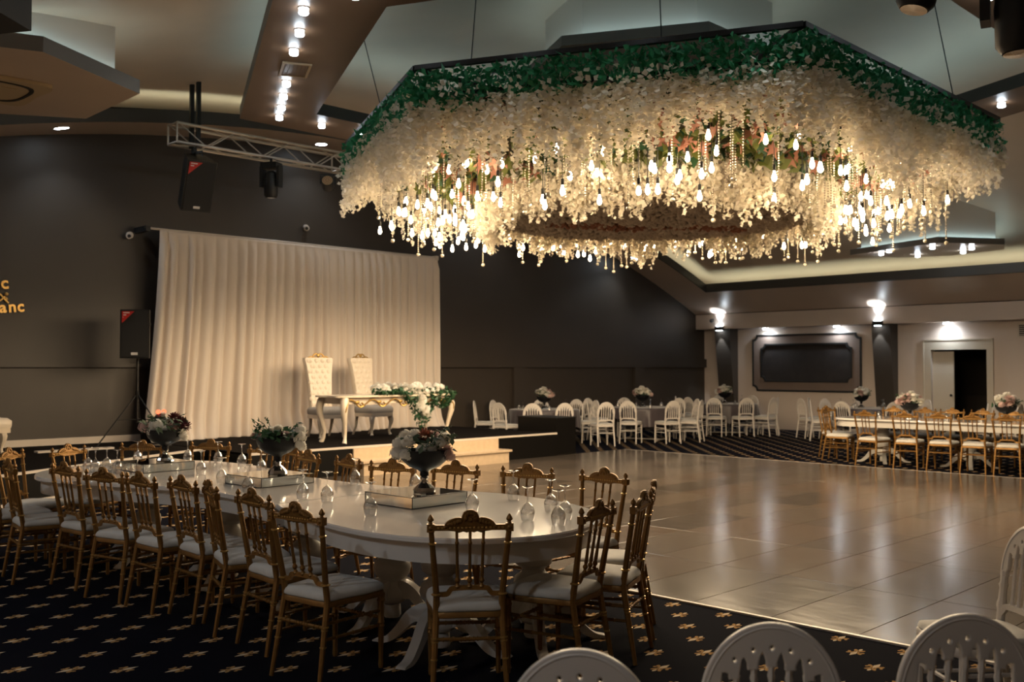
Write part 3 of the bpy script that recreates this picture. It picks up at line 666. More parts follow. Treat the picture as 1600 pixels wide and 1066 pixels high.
for q in ((.085,.075),(.08,.0)): MB().ball((.02, *q), (.015,.03,.03), 10, 8).build('dot', 'gold_bright', lt)
# ------------------------------------------------------------------ stage furniture
# drape: pleated sheet with real folds, spreading toward the floor
def drape():
    rng = random.Random(3); y0, y1, n = 7.55, 13.62, 420
    folds = []; y = y0
    while y < y1+.6:
        wd = rng.uniform(.12, .24); folds.append((y, wd, rng.uniform(.6, 1.2))); y += wd
    zt = 3.94; zs = [3.94, 3.90, 3.86, 3.7, 3.3, 2.7, 2.1, 1.6, 1.15, .85, .65, .53, .465, .447]
    def disp(yy):
        for (a, wd, am) in folds:
            if a <= yy < a+wd: return am*math.sin(PI*(yy-a)/wd)**0.8
        return 0
    vs = []; fs = []
    for side in (0, 1):
        for zi, z in enumerate(zs):
            f = (zt-z)/(zt-ZS)
            for i in range(n+1):
                t = i/n; yy = y0+(y1-y0)*t
                amp = .014 if zi < 3 else .07+.08*f
                sp = -(1-t)**2*0.30*f**1.6 - .02*f*math.sin(9*t)
                wob = .10*f**2*math.sin(t*17)+.06*f**2*math.sin(t*41+1)
                flare = max(0, (f-.86)/.14)**2*(.20+.16*math.sin(t*11+2))*(1-.3*t)
                x = -15.78 + amp*(disp(yy+wob*.35)) + .05*f*math.sin(t*13) + flare
                vs.append((x-side*.006, yy+sp+wob*.12*f, z))
    m = n+1; L = len(zs)
    for zi in range(L-1):
        for i in range(n):
            a = zi*m+i; fs.append((a, a+1, a+m+1, a+m)); b = L*m+a; fs.append((b, b+m, b+m+1, b+1))
    for i in range(n): fs.append((i, L*m+i, L*m+i+1, i+1)); k = (L-1)*m+i; fs.append((k, k+1, L*m+k+1, L*m+k))
    o = MB(); o.v = vs; o.f = fs; return o
dr = thing('backdrop_drape', 'tall ivory pleated drape hung behind the bridal table', 'curtain', (0, 0, 0))
me = drape().mesh('fabric', 'curtain', None); me.polygons.foreach_set('use_smooth', [True]*len(me.polygons)); link('fabric', me, dr)
MB().tube([(-15.80, 7.3, 3.955), (-15.80, 13.66, 3.955)], .02, 8).build('rod', 'trim_white', dr)
for y in (7.34, 13.60): MB().box((XW, y-.04, 3.90), (-15.76, y+.04, 3.99)).build('bracket', 'black' if y < 10 else 'trim_white', dr, None)

def cabriole(p0, out, h, r0, r1, n=8):
    # leg from top p0 down h, bulging outwards along 'out'
    ox, oy = out; pts = []; rad = []
    for t, o, r in ((0, 0, 1.0), (.08, .025, 1.12), (.2, .055, 1.05), (.35, .052, .85), (.55, .015, .62), (.75, -.018, .48), (.9, -.008, .45), (.97, .02, .6), (1.0, .03, .62)):
        pts.append((p0[0]+ox*o*h/.7, p0[1]+oy*o*h/.7, p0[2]-h*t)); rad.append(r0*r)
    return pts, rad
def scroll_carving(b, path, r):
    b.tube(catmull(path, 5, False), r, 6)

# bridal console table
ct = thing('bridal_table', 'ivory baroque console table with gold carved apron and cabriole legs on stage', 'table', (-13.38, 10.45, ZS))
TL, TW = 1.16, .36
MB().prism(catmull([(-TW,-TL),(0,-TL-.03),(TW,-TL),(TW+.04,0),(TW,TL),(0,TL+.03),(-TW,TL),(-TW-.02,0)], 6), .735, .765).build('tabletop', 'ivory', ct, 40)
for sy in (-1, 1):
    for sx in (-1, 1):
        pts, rad = cabriole((sx*(TW-.06), sy*(TL-.07), .735), (sx*.75, sy*.75), .735, .062, .03)
        lg = MB().tube(pts, rad, 10).build('leg', 'ivory', ct)
        b = MB(); scroll_carving(b, [(sx*(TW-.02), sy*(TL-.12), .69), (sx*(TW+.045), sy*(TL-.04), .60), (sx*(TW+.03), sy*(TL-.02), .50)], .011); b.build('gilding', 'gold_bright', lg)
b = MB()
for sx in (-1, 1): b.box((sx*(TW-.05)-.015, -TL+.08, .63), (sx*(TW-.05)+.015, TL-.08, .735))
for sy in (-1, 1): b.box((-TW+.08, sy*(TL-.06)-.015, .63), (TW-.08, sy*(TL-.06)+.015, .735))
b.build('apron', 'ivory', ct, None)
b = MB(); x = TW-.025
for k in range(5):
    yc = -TL+.28+k*(2*TL-.56)/4; s = 1 if k % 2 else -1
    scroll_carving(b, [(x, yc-.22, .66), (x+.02, yc-.14, .70), (x+.02, yc-.05, .66), (x+.01, yc, .61), (x+.02, yc+.06, .58), (x+.02, yc+.11, .61), (x+.02, yc+.08, .65)], .014)
    scroll_carving(b, [(x, yc+.22, .66), (x+.02, yc+.15, .62), (x+.02, yc+.10, .59), (x+.02, yc+.04, .62)], .012)
    b.ball((x+.015, yc, .655), (.02, .045, .03), 8, 6)
b.build('gilded_scrollwork', 'gold_bright', ct)
# thrones
def throne(label, loc, rz):
    t = thing('throne_chair', label, 'chair', loc, rz)
    rings = []
    for z, hw, y in ((.42, .21, .20), (.7, .215, .165), (1.0, .235, .12), (1.25, .265, .08), (1.36, .285, .06), (1.39, .27, .055)):
        rings.append([(-hw, y-.04, z), (hw, y-.04, z), (hw+.005, y+.0, z), (hw-.02, y+.05, z), (-hw+.02, y+.05, z), (-hw-.005, y, z)])
    MB().loft(rings).build('backrest', 'tuft', t, 50)
    b = MB(); pf = MB()
    for i in range(9):
        z = .55+i*.095; f = (z-.42)/.97; y = .20-.145*f+.05
        for k in range(-2, 3 if i % 2 == 0 else 2):
            x = (k+(0 if i % 2 == 0 else .5))*.092*(1+.35*f)*.95
            if abs(x) < .20+.05*f: b.ball((x, y+.004, z), .009, 6, 4); pf.ball((x+.046*(1+.3*f) if x < .15 else x-.02, y-.006, z+.02), (.042, .02, .045), 8, 6)
    pf.build('tufting', 'tuft', t); b.build('button', 'ivory', t)
    b = MB()
    for s in (-1, 1):
        scroll_carving(b, [(0, .07, 1.44), (s*.05, .07, 1.46), (s*.10, .07, 1.42), (s*.08, .07, 1.39), (s*.05, .07, 1.40)], .014)
        scroll_carving(b, [(s*.06, .07, 1.38), (s*.14, .07, 1.41), (s*.20, .07, 1.385)], .011)
    b.ball((0, .075, 1.43), (.035, .02, .04), 8, 6); b.build('crest', 'gold_bright', t)
    o = [(-.24, .18), (.24, .18), (.28, .40), (.27, .66), (.15, .70), (0, .71), (-.15, .70), (-.27, .66), (-.28, .40)]; o = catmull(o, 3)
    MB().loft([[(p[0]*k, .43+(p[1]-.43)*k, z) for p in o] for z, k in ((.40, .97), (.43, 1.0), (.48, 1.0), (.515, .93), (.53, .75), (.535, .3))]).build('seat', 'seat_grey', t, 50)
    MB().prism([(p[0]*.98, .43+(p[1]-.43)*.98) for p in o], .335, .40).build('seat_rail', 'ivory', t, 40)
    for sx in (-1, 1):
        pts, rad = cabriole((sx*.22, .62, .345), (sx*.6, .8), .345, .048, .02); MB().tube(pts, rad, 8).build('leg', 'ivory', t)
        MB().tube([(sx*.21, .22, .345), (sx*.20, .18, .15), (sx*.20, .10, 0)], [.032, .024, .02], 8).build('leg', 'ivory', t)
    return t
throne('ivory tufted throne chair with gold crest, beside the table end near the wing', (-14.98, 10.10, ZS), math.radians(-98))
throne('ivory tufted throne chair with gold crest, behind the floral garland', (-14.98, 11.00, ZS), math.radians(-84))
# seat at the wing edge: only its front leg shows at the picture border
ec = thing('carved_bench', 'ivory carved bench with cabriole legs at the stage wing edge', 'bench', (-15.30, 4.52, ZS-.005), math.radians(90))
MB().loft([[(p[0]*k, p[1]*k, z) for p in catmull([(-.45,-.25),(.45,-.25),(.50,0),(.45,.25),(-.45,.25),(-.50,0)], 4)] for z, k in ((.36, .98), (.40, 1.0), (.46, 1.0), (.50, .9), (.51, .5))]).build('seat', 'tuft', ec, 50)
MB().prism(catmull([(-.44,-.24),(.44,-.24),(.48,0),(.44,.24),(-.44,.24),(-.48,0)], 4), .29, .36).build('seat_rail', 'ivory', ec, 40)
for sx in (-1, 1):
    for sy in (-1, 1):
        pts, rad = cabriole((sx*.40, sy*.18, .30), (sx*.7, sy*.7), .30, .05, .02); MB().tube(pts, rad, 8).build('leg', 'ivory', ec)

# ------------------------------------------------------------------ flowers
rngF = np.random.default_rng(11)
def flower_mesh(name, m, kind):
    P = []; Rm = []; S = []
    if kind == 'rose': n, rad, sz = 46, .034, .040
    elif kind == 'hydrangea': n, rad, sz = 110, .062, .026
    else: n, rad, sz = 80, .045, .032
    for i in range(n):
        u = (i+.5)/n; th = math.acos(1-1.75*u); ph = i*2.39996
        d = Vector((math.sin(th)*math.cos(ph), math.sin(th)*math.sin(ph), math.cos(th)))
        r = rad*rngF.uniform(.75, 1.05); P.append((d.x*r, d.y*r, d.z*r*.85))
        zax = d; xa = zax.cross(Vector((0, 0, 1)) if abs(zax.z) < .95 else Vector((1, 0, 0))).normalized(); ya = zax.cross(xa)
        if kind == 'rose': mt_ = Matrix((xa, zax*.8+ya*.5, ya)).transposed()
        elif kind == 'mum': mt_ = Matrix((xa*.5, zax*1.3, ya)).transposed()
        else: mt_ = Matrix((xa, ya, zax)).transposed()
        Rm.append(np.array(mt_)); S.append(sz*rngF.uniform(.8, 1.2))
    return scatter(name, *PETAL, np.array(Rm), np.array(P), np.array(S), m)
FM = {k: flower_mesh('flower', m, kd) for k, m, kd in (('rose', 'rose_w', 'rose'), ('hyd', 'rose_w', 'hydrangea'), ('pink', 'pink', 'hydrangea'), ('burg', 'burgundy', 'mum'), ('terra', 'terracotta', 'mum'), ('blush', 'pink', 'rose'))}
def leaf_cluster(name, n, fn, size, m, seed):
    rg = np.random.default_rng(seed); P = np.array([fn(rg) for _ in range(n)])
    return scatter(name, *LEAF, rand_rot(rg, n), P, size*rg.uniform(.6, 1.3, n), m)
bowl_prof = [(.0, .105), (.03, .105), (.028, .13), (.05, .145), (.10, .165), (.145, .205), (.162, .255), (.165, .275), (.158, .275), (.14, .215), (.09, .18), (0, .165)]
BW = MB().lathe(bowl_prof, 28).mesh('bowl', 'bowl', 45)
foot_b = MB().lathe([(.072, 0), (.074, .012), (.066, .03), (.045, .05), (.026, .065), (.020, .078), (.030, .090), (.022, .104), (0, .105)], 14)
FT = foot_b.mesh('foot', 'chrome', None)
def arrangement(loc, label, rz, picks, nleaf, lm, seed, group=None, scale=1.0, low=False):
    t = thing('flower_centrepiece', label, 'flower bowl', loc, rz, group); t.scale = (scale,)*3
    link('bowl', BW, t); link('foot', FT, t)
    rg = random.Random(seed)
    for (x, y, z, k, s) in picks:
        f = link('flower', FM[k], t, (x, y, z), (rg.uniform(-.5, .5), rg.uniform(-.5, .5), rg.uniform(0, 6))); f.scale = (s, s, s)
    def fn(g):
        a = g.uniform(0, 2*PI); r = .20*math.sqrt(g.uniform(0, 1)); return (r*math.cos(a), r*math.sin(a), .265+g.uniform(0, .07)*(1 if low else 1.5)-.15*max(0, r-.15))
    lf = link('foliage', leaf_cluster('foliage', nleaf, fn, .055, lm, seed), t); lf['kind'] = 'stuff'
    b = MB(); P = []
    for k in range(7):
        a = rg.uniform(0, 6.28); l = rg.uniform(.16, .24); e = rg.uniform(.34, .42)
        b.tube([(.03*math.cos(a), .03*math.sin(a), .25), (l*.7*math.cos(a), l*.7*math.sin(a), e-.03), (l*math.cos(a), l*math.sin(a), e)], .003, 4)
        P += [(l*u*math.cos(a)+rg.uniform(-.015, .015), l*u*math.sin(a)+rg.uniform(-.015, .015), .25+(e-.25)*u) for u in (.7, .8, .88, .95, 1.0)]
    b.build('stem', 'leaf', t, None)
    rg2 = np.random.default_rng(seed+1); lv = link('sprig_leaves', scatter('sprig_leaves', *LEAF, rand_rot(rg2, len(P)), np.array(P), rg2.uniform(.025, .045, len(P)), lm), t); lv['kind'] = 'stuff'
    return t
# local +x is image right for rz = 44.9 deg
A_ = math.radians(44.9)
pk3 = [(-.16,-.02,.31,'hyd',.85), (-.10,-.08,.33,'hyd',.75), (-.17,-.06,.25,'hyd',.8), (-.11,-.11,.25,'hyd',.75), (-.06,.04,.36,'hyd',.8), (-.13,.05,.36,'hyd',.7), (.0,-.10,.27,'rose',1.1), (.0,.0,.36,'terra',.9), (.05,-.09,.29,'rose',1.0), (.10,-.05,.32,'hyd',.7), (.13,.0,.34,'rose',1.1), (.15,-.06,.27,'blush',.9), (.17,-.03,.23,'pink',.55), (.06,.06,.35,'blush',1.0), (.1,.09,.33,'hyd',.7), (-.02,.11,.33,'hyd',.8)]
pk1 = [(-.17,-.02,.29,'pink',.95), (-.12,.06,.31,'pink',.8), (-.05,-.07,.31,'hyd',1.05), (-.08,-.09,.27,'hyd',.8), (.02,-.10,.28,'hyd',.7), (.02,.02,.34,'rose',.9), (-.03,.04,.40,'rose',.6), (.08,0,.37,'burg',1.0), (.14,-.03,.33,'burg',1.0), (.16,.03,.30,'burg',.9), (.09,-.07,.29,'blush',1.0), (.16,-.05,.24,'rose',1.0), (.18,-.04,.21,'rose',.8), (0,.1,.32,'hyd',.8)]
pk2 = [(.16,-.03,.28,'hyd',1.0), (.18,-.04,.22,'hyd',.8), (.17,.0,.33,'hyd',.75), (-.16,-.02,.29,'blush',.8), (-.10,-.05,.28,'rose',.6), (.0,-.08,.28,'burg',.7), (.03,-.08,.285,'burg',.8), (.0,.02,.34,'rose',.8), (.08,-.06,.30,'blush',.7), (-.06,.05,.33,'rose',.7)]
RZ = .845
RIS = [(-5.06, 4.19), (-6.70, 4.10), (-8.30, 3.95)]
arrangement((-4.99, 4.20, RZ), 'black bowl of white hydrangea with one dusty pink flower on mirrored riser', A_, pk3, 90, 'leaf_euca', 5)
arrangement((-6.62, 4.12, RZ), 'black bowl of green eucalyptus with white hydrangea on one side', A_, pk2, 170, 'leaf', 6, low=True)
arrangement((-8.22, 4.0, RZ), 'black bowl of blush and white hydrangea with burgundy flowers', A_, pk1, 100, 'leaf_euca', 7)
for (x, y), rz, lb in zip(RIS, (.02, .06, .06), ('mirrored square riser under the white hydrangea bowl', 'mirrored square riser under the eucalyptus bowl', 'mirrored square riser under the burgundy flower bowl')):
    t = thing('mirror_riser', lb, 'riser', (x, y, .7705), rz); hs_ = .235
    MB().box((-hs_, -hs_, 0), (hs_, hs_, .068)).build('body', 'mirror', t, None); MB().box((-hs_+.002, -hs_+.002, .0685), (hs_-.002, hs_-.002, .073)).build('top_mirror', 'mirror', t, None)
    for sx in (-1, 1):
        for sy in (-1, 1): MB().box((sx*hs_-.002, sy*hs_-.002, 0), (sx*hs_+.002, sy*hs_+.002, .073)).build('edge', 'mirror_edge', t, None)
        MB().box((sx*hs_-.002, -hs_, .068), (sx*hs_+.002, hs_, .0725)).build('edge', 'mirror_edge', t, None); MB().box((-hs_, sx*hs_-.002, .068), (hs_, sx*hs_+.002, .0725)).build('edge', 'mirror_edge', t, None)
        MB().box((sx*hs_-.002, -hs_, 0), (sx*hs_+.002, hs_, .004)).build('edge', 'mirror_edge', t, None); MB().box((-hs_, sx*hs_-.002, 0), (hs_, sx*hs_+.002, .004)).build('edge', 'mirror_edge', t, None)
# garland on the bridal table
gl = thing('rose_garland', 'white rose garland with trailing ivy draped over the bridal table', 'flowers', (-13.10, 10.75, ZS+.765))
rg = random.Random(4)
for k in range(52):
    y = rg.uniform(-.75, .62); x = rg.uniform(-.12, .06); z = rg.uniform(.04, .15)
    f = link('rose', FM[rg.choice(['rose', 'rose', 'hyd', 'rose'])], gl, (x, y, z), (rg.uniform(-.8, .8), rg.uniform(-.2, .9), rg.uniform(0, 6))); s = rg.uniform(1.3, 1.8)*(.7 if f.data == FM['hyd'] else 1); f.scale = (s, s, s)
for k in range(9):
    f = link('rose', FM['rose'], gl, (.12+rg.uniform(-.02, .03), .10+rg.uniform(-.09, .09), -.05-k*.042), (0, 1.3, rg.uniform(0, 6))); f.scale = (1.7,)*3
def gfn(g):
    y = g.uniform(-.8, .85); d = g.uniform(0, 1)
    dep = .62*math.exp(-((y-.12)/.24)**2) + .30*math.exp(-((y-.62)/.2)**2)
    if d < .4: return (g.uniform(-.15, .10), y, g.uniform(.0, .10))
    return (g.uniform(.05, .17), y, .05-dep*g.uniform(0, 1)**.8 - .01)
lf = link('ivy', leaf_cluster('ivy', 1100, gfn, .085, 'leaf', 21), gl); lf['kind'] = 'stuff'
# ------------------------------------------------------------------ gold banquet chairs
def gold_chair():
    t = thing('banquet_chair', 'x', 'chair')
    ly = lambda z: (.075-(z-.43)*.163) if z > .43 else .075*(z/.43)
    px = lambda z: (.165+.030*max(0, z-.51)/.35) if z > .43 else .187-.022*z/.43
    for s in (-1, 1):
        zs = [0, .10, .25, .40, .43, .51, .60, .72, .86]; rd = [.012, .014, .0165, .018, .018, .0175, .0165, .0155, .014]
        lg = MB().tube([(s*px(z), ly(z), z) for z in zs], rd, 8).build('rear_post', 'gold', t)
        b = MB()
        for z, r in ((.777, .021), (.517, .026), (.30, .021), (.285, .019), (.20, .018)):
            b.lathe([(r*.7, -.007), (r, -.003), (r, .003), (r*.7, .007)], 8, c=(s*px(z), ly(z), z))
        b.build('ring', 'gold_bright', lg)['kind'] = 'stuff'
        b = MB(); c = (s*.196, ly(.857), 0); b.cbox((c[0], c[1], .857), (.038, .034, .04)); b.ball((c[0], c[1]+.017, .857), (.012, .005, .012), 8, 4); b.ball((c[0], c[1]-.017, .857), (.012, .005, .012), 8, 4)
        b.lathe([(.008, .877), (.013, .880), (.009, .886), (.016, .893), (.0165, .899), (.011, .912), (.004, .922), (0, .924)], 8, c=(c[0], c[1], 0)); b.build('finial', 'gold', t)
        # turned front legs
        MB().lathe([(.012, 0), (.015, .02), (.013, .05), (.017, .22), (.021, .23), (.017, .24), (.021, .25), (.017, .26), (.019, .36), (.023, .37), (.018, .38), (.022, .41)], 8, c=(s*.182, .455, 0)).build('front_leg', 'gold', t)
        for z, zz in ((.235, .235), (.315, .315)):
            b = MB(); p0 = Vector((s*px(z), ly(z), z)); p1 = Vector((s*.182, .455, zz)); b.tube([p0, p1], .009, 6)
            for q in (.2, .35, .5, .65, .8): b.ball(tuple(p0.lerp(p1, q)), (.012, .008, .012), 6, 4)
            b.build('side_stretcher', 'gold', t)
    y = ly(.857)
    MB().cbox((0, y, .857), (.36, .020, .028)).build('top_rail', 'gold', t, None)
    b = MB()
    for k in range(17): b.ball((-.16+k*.02, y-.011, .857), (.007, .004, .006), 6, 4); b.ball((-.16+k*.02, y+.011, .857), (.007, .004, .006), 6, 4)
    b.build('beading', 'gold_bright', t)['kind'] = 'stuff'
    half = [(.0, .944), (.014, .942), (.030, .932), (.038, .915), (.042, .902), (.055, .906), (.075, .904), (.098, .896), (.115, .884), (.125, .868), (.10, .845), (.07, .842), (.055, .835), (.035, .842), (.018, .836)]
    out = half + [(0, .842)] + [(-a, c) for a, c in half[:0:-1]]
    cr = link('crest', curve2d(out, [], .007, .004, lambda x, yy, z: (x, y+z-(yy-.857)*.16, yy), 'crest', 'gold', 40), t)
    b = MB()
    for sg in (-1, 1):
        o = sg*.012
        for k in range(7):
            a = PI*k/6; b.ball((.024*math.cos(a), y+o-.01, .903+.027*math.sin(a)), (.010, .007, .013), 6, 4)
        b.ball((0, y+o-.008, .898), (.014, .008, .012), 6, 4)
        for s in (-1, 1):
            for k in range(5): b.ball((s*(.05+k*.014), y+o-.005, .890-k*.004), (.011, .007, .014-k*.0015), 6, 4)
            b.ball((s*.125, y+o-.002, .862), (.012, .006, .01), 6, 4)
    b.build('carving', 'gold', cr)
    for k in (-1, 0, 1):
        b = MB(); xt, xb = k*.067, k*.060; f = lambda z: (xb+(xt-xb)*(z-.545)/.3, ly(z), z)
        zs = [.548, .558, .566, .574, .584, .592, .602, .612, .66, .77, .775, .782, .787, .845]; rd = [.010, .015, .010, .008, .014, .014, .008, .010, .0085, .0075, .011, .011, .0075, .0085]
        b.tube([f(z) for z in zs], rd, 8); b.build('spindle', 'gold', t)
    lr = [(-.167, .517), (-.125, .517), (-.108, .522), (-.095, .540), (-.080, .547), (0, .550), (.080, .547), (.095, .540), (.108, .522), (.125, .517), (.167, .517)]
    MB().tube([(a, ly(c), c) for a, c in catmull(lr, 3, False)], 0, 4, sq=(.016, .024)).build('lower_rail', 'gold', t)
    o = catmull([(-.165, .06), (0, .055), (.165, .06), (.185, .15), (.205, .30), (.205, .43), (.17, .475), (0, .487), (-.17, .475), (-.205, .43), (-.205, .30), (-.185, .15)], 3)
    sc = lambda k, z: [(p[0]*k, .27+(p[1]-.27)*k, z) for p in o]
    MB().loft([sc(.96, .395), sc(1.0, .40), sc(1.0, .422), sc(.985, .427)]).build('seat_frame', 'gold', t)
    MB().loft([sc(.97, .428), sc(1.0, .434), sc(1.005, .446), sc(.98, .462), sc(.90, .474), sc(.7, .481), sc(.35, .484)]).build('cushion', 'cushion', t, 60)
    for (p0, p1) in (((-px(.295), ly(.295), .295), (px(.295), ly(.295), .295)), ((-.182, .455, .275), (.182, .455, .275))):
        b = MB(); p0 = Vector(p0); p1 = Vector(p1); b.tube([p0, p1], .0095, 8)
        for q in (.12, .22, .38, .44, .5, .56, .62, .78, .88): b.ball(tuple(p0.lerp(p1, q)), (.007, .0135, .0135), 6, 4)
        b.build('stretcher', 'gold', t)
    return freeze(t)
GC = gold_chair(); gused = [False]
def place_gold(x, y, ang, label, group):
    # ang: heading (degrees, world) the sitter faces
    rz = math.radians(ang-90)
    if not gused[0]:
        gused[0] = True; GC.location = (x, y, 0.001); GC.rotation_euler = (0, 0, rz); GC['label'] = label; GC['group'] = group; return GC
    return copy_tree(GC, (x, y, 0.001), rz, label, group)
G1 = 'gold chairs round the front white table'
ORD = ['first', 'second', 'third', 'fourth', 'fifth', 'sixth', 'seventh', 'eighth', 'ninth', 'tenth', 'eleventh']
near = [(-8.74, 2.72, 88), (-8.25, 2.74, 82), (-7.70, 2.95, 96), (-7.07, 2.98, 104), (-6.62, 3.04, 92), (-6.19, 3.13, 87), (-5.80, 3.12, 72), (-5.22, 3.08, 86), (-4.53, 2.93, 98)]
for i, (x, y, a) in enumerate(near): place_gold(x, y, a, 'gold chair on the carpet side of front table, %s from its stage wing end' % ORD[i], G1)
for (x, y, a, l) in [(-3.65, 3.37, 141, 'gold carved chair set diagonally at rounded table end, nearest the white chairs'), (-3.46, 4.13, 195, 'gold carved chair at rounded table end, second along from white chairs'),
                     (-3.52, 4.60, 203, 'gold carved chair at rounded table end, third along from white chairs'), (-3.80, 5.07, 216, 'gold carved chair at rounded table end, next to the dance floor strip')]:
    place_gold(x, y, a, l, G1)
far = [(-4.53, 5.47, 271), (-5.12, 5.30, 290), (-5.69, 5.10, 286), (-6.17, 4.87, 288), (-6.71, 4.84, 262), (-7.34, 4.87, 264), (-7.80, 5.06, 261), (-8.31, 5.06, 293), (-9.10, 4.90, 306)]
for i, (x, y, a) in enumerate(far): place_gold(x, y, a, 'gold chair on dance floor side of front table, %s from its rounded end' % ORD[i], G1)
for (x, y, a, l) in [(-9.45, 4.36, 315, 'gold carved banquet chair behind the burgundy flower bowl, at the stage wing end'), (-9.47, 3.66, 25, 'gold carved banquet chair facing the stage wing end of the front table'), (-9.40, 3.12, 40, 'gold carved banquet chair at the table corner below the carved bench')]:
    place_gold(x, y, a, l, G1)
G2 = 'gold chairs round the far white table'
for i, x in enumerate((-7.62, -6.92, -6.40, -5.87, -5.38, -4.84, -4.3)):
    place_gold(x, 16.0+(.03, -.02, .02, 0, .04, .02, 0)[i], (84, 100, 96, 97, 99, 92, 90)[i], 'gold chair on dance floor side of far white table, %s from rounded end' % ORD[i], G2)
for i, x in enumerate((-8.02, -7.42, -6.95, -6.42, -5.95, -5.35, -4.7)):
    place_gold(x, 18.0+(.05, 0, .03, 0, .02, 0, 0)[i], (272, 266, 275, 262, 270, 268, 270)[i], 'gold chair on wall side of far white table, %s from its rounded end' % ORD[i], G2)
place_gold(-8.98, 17.32, 340, 'gold carved banquet chair at far table end, nearer the cream wall', G2); place_gold(-8.70, 16.72, 10, 'gold carved banquet chair at far table end, nearer the dance floor', G2)

# ------------------------------------------------------------------ white tables on turned pedestals
def pedestal_table(name, label, outline, peds, k=6):
    t = thing(name, label, 'table', (0, 0, 0))
    o = outline
    cx = sum(p[0] for p in o)/len(o); cy = sum(p[1] for p in o)/len(o)
    def inset(d):
        r = []
        n = len(o)
        for i in range(n):
            a, b_, c = o[i-1], o[i], o[(i+1) % n]; tx_, ty_ = c[0]-a[0], c[1]-a[1]; l = math.hypot(tx_, ty_) or 1
            r.append((b_[0]-ty_/l*d, b_[1]+tx_/l*d))
        return r
    i1, i2 = inset(.006), inset(.05)
    MB().loft([[(*p, .738) for p in i1], [(*p, .743) for p in o], [(*p, .762) for p in o], [(*p, .77) for p in i1]]).build('tabletop', 'table_white', t, 35)
    MB().loft([[(*p, .628) for p in i2], [(*p, .738) for p in i2]]).build('apron', 'ped_white', t, 35)
    for (x, y, a) in peds:
        pd = MB().lathe([(.05, .10), (.085, .12), (.10, .15), (.10, .19), (.075, .22), (.07, .25), (.115, .30), (.125, .34), (.115, .38), (.075, .41), (.07, .43), (.11, .46), (.118, .50), (.10, .55), (.085, .57), (.09, .60), (.14, .61), (.14, .63)], 20, c=(x, y, 0)).build('pedestal', 'ped_white', t, 40)
        MB().lathe([(.05, .015), (.06, .03), (.055, .10)], 12, c=(x, y, 0)).build('drop', 'ped_white', pd)
        for q in range(4):
            th = a+q*PI/2; c, s = math.cos(th), math.sin(th)
            prof = catmull([(.06, .255), (.14, .25), (.22, .20), (.29, .11), (.37, .035), (.44, .015), (.45, .0), (.37, .0), (.30, .03), (.22, .10), (.15, .15), (.06, .14)], 3)
            b = MB(); b.prism(prof, -.03, .03)
            T = Matrix(((c, 0, -s, x), (s, 0, c, y), (0, 1, 0, 0), (0, 0, 0, 1)))
            b.v = [tuple(T @ Vector(p)) for p in b.v]; b.build('foot', 'ped_white', pd, 30)
    return t
OL = [(-5.652, 3.50), (-5.652, 4.08), (-5.652, 4.68)] + catmull([(-5.655, 4.68), (-6.08, 4.60), (-6.5, 4.56), (-6.92, 4.58), (-7.4, 4.65), (-7.95, 4.74), (-8.4, 4.74), (-8.8, 4.63), (-9.1, 4.35), (-9.18, 3.95), (-9.08, 3.55), (-8.85, 3.2), (-8.5, 3.02), (-8.16, 3.03), (-7.76, 3.16), (-7.2, 3.38), (-6.7, 3.52), (-6.2, 3.53), (-5.655, 3.50)], 4, False)[1:-1]
ORr = [(-5.644, 4.69), (-5.644, 4.1), (-5.644, 3.5)] + catmull([(-5.644, 3.5), (-5.45, 3.43), (-5.07, 3.35), (-4.76, 3.28), (-4.43, 3.255), (-4.15, 3.295), (-3.93, 3.39), (-3.73, 3.56), (-3.61, 3.8), (-3.59, 4.03), (-3.64, 4.25), (-3.74, 4.46), (-3.86, 4.62), (-4.02, 4.74), (-4.25, 4.85), (-4.6, 4.92), (-4.98, 4.92), (-5.25, 4.84), (-5.45, 4.77), (-5.644, 4.69)], 4, False)[1:-1]
def ccw(o):
    a = sum(o[i-1][0]*o[i][1]-o[i][0]*o[i-1][1] for i in range(len(o)))
    return o if a > 0 else o[::-1]
pedestal_table('banquet_table', 'glossy white oval table half with pedestal legs, nearer the stage wing', ccw(OL), [(-8.35, 3.9, .6), (-7.1, 4.0, .6), (-6.15, 4.08, .5)])
pedestal_table('banquet_table', 'glossy white oval table half with rounded end by the dance floor', ccw(ORr), [(-4.46, 3.88, .35), (-5.22, 4.12, .3), (-4.22, 4.42, .9)])
fo = [(-8.15+.42*math.cos(a)*1.0, 17.05+.62*math.sin(a)) for a in [PI/2+PI*k/14 for k in range(15)]] + [(-3.6, 16.43), (-3.6, 17.67)]
pedestal_table('banquet_table', 'long white pedestal table at the far side of the dance floor', ccw(fo), [(-7.75, 17.0, .5), (-6.3, 17.05, .4), (-4.9, 17.05, .4)])
# upturned wine glasses
gp = [(.000, .1985), (.035, .198), (.036, .196), (.012, .190), (.005, .183), (.004, .115), (.012, .105), (.030, .090), (.042, .060), (.042, .035), (.034, .0), (.0325, .0), (.0405, .036), (.0405, .06), (.028, .088), (.009, .103), (.0, .105)]
GL = MB().lathe(gp, 20).mesh('wine_glass', 'glass', 50)
gls = [(-4.68, 4.71), (-3.99, 4.13), (-4.15, 4.50), (-3.88, 4.33), (-3.76, 4.14), (-6.15, 4.50), (-4.81, 3.63), (-5.49, 3.79), (-5.73, 3.76), (-6.30, 3.68), (-6.98, 4.36), (-6.92, 3.82), (-8.44, 4.62), (-8.03, 4.63), (-8.79, 4.50), (-7.62, 4.02), (-9.02, 4.12), (-8.22, 3.58), (-8.62, 3.50), (-8.52, 3.62), (-8.42, 3.48), (-5.59, 4.62), (-4.50, 4.17), (-7.4, 4.45)]
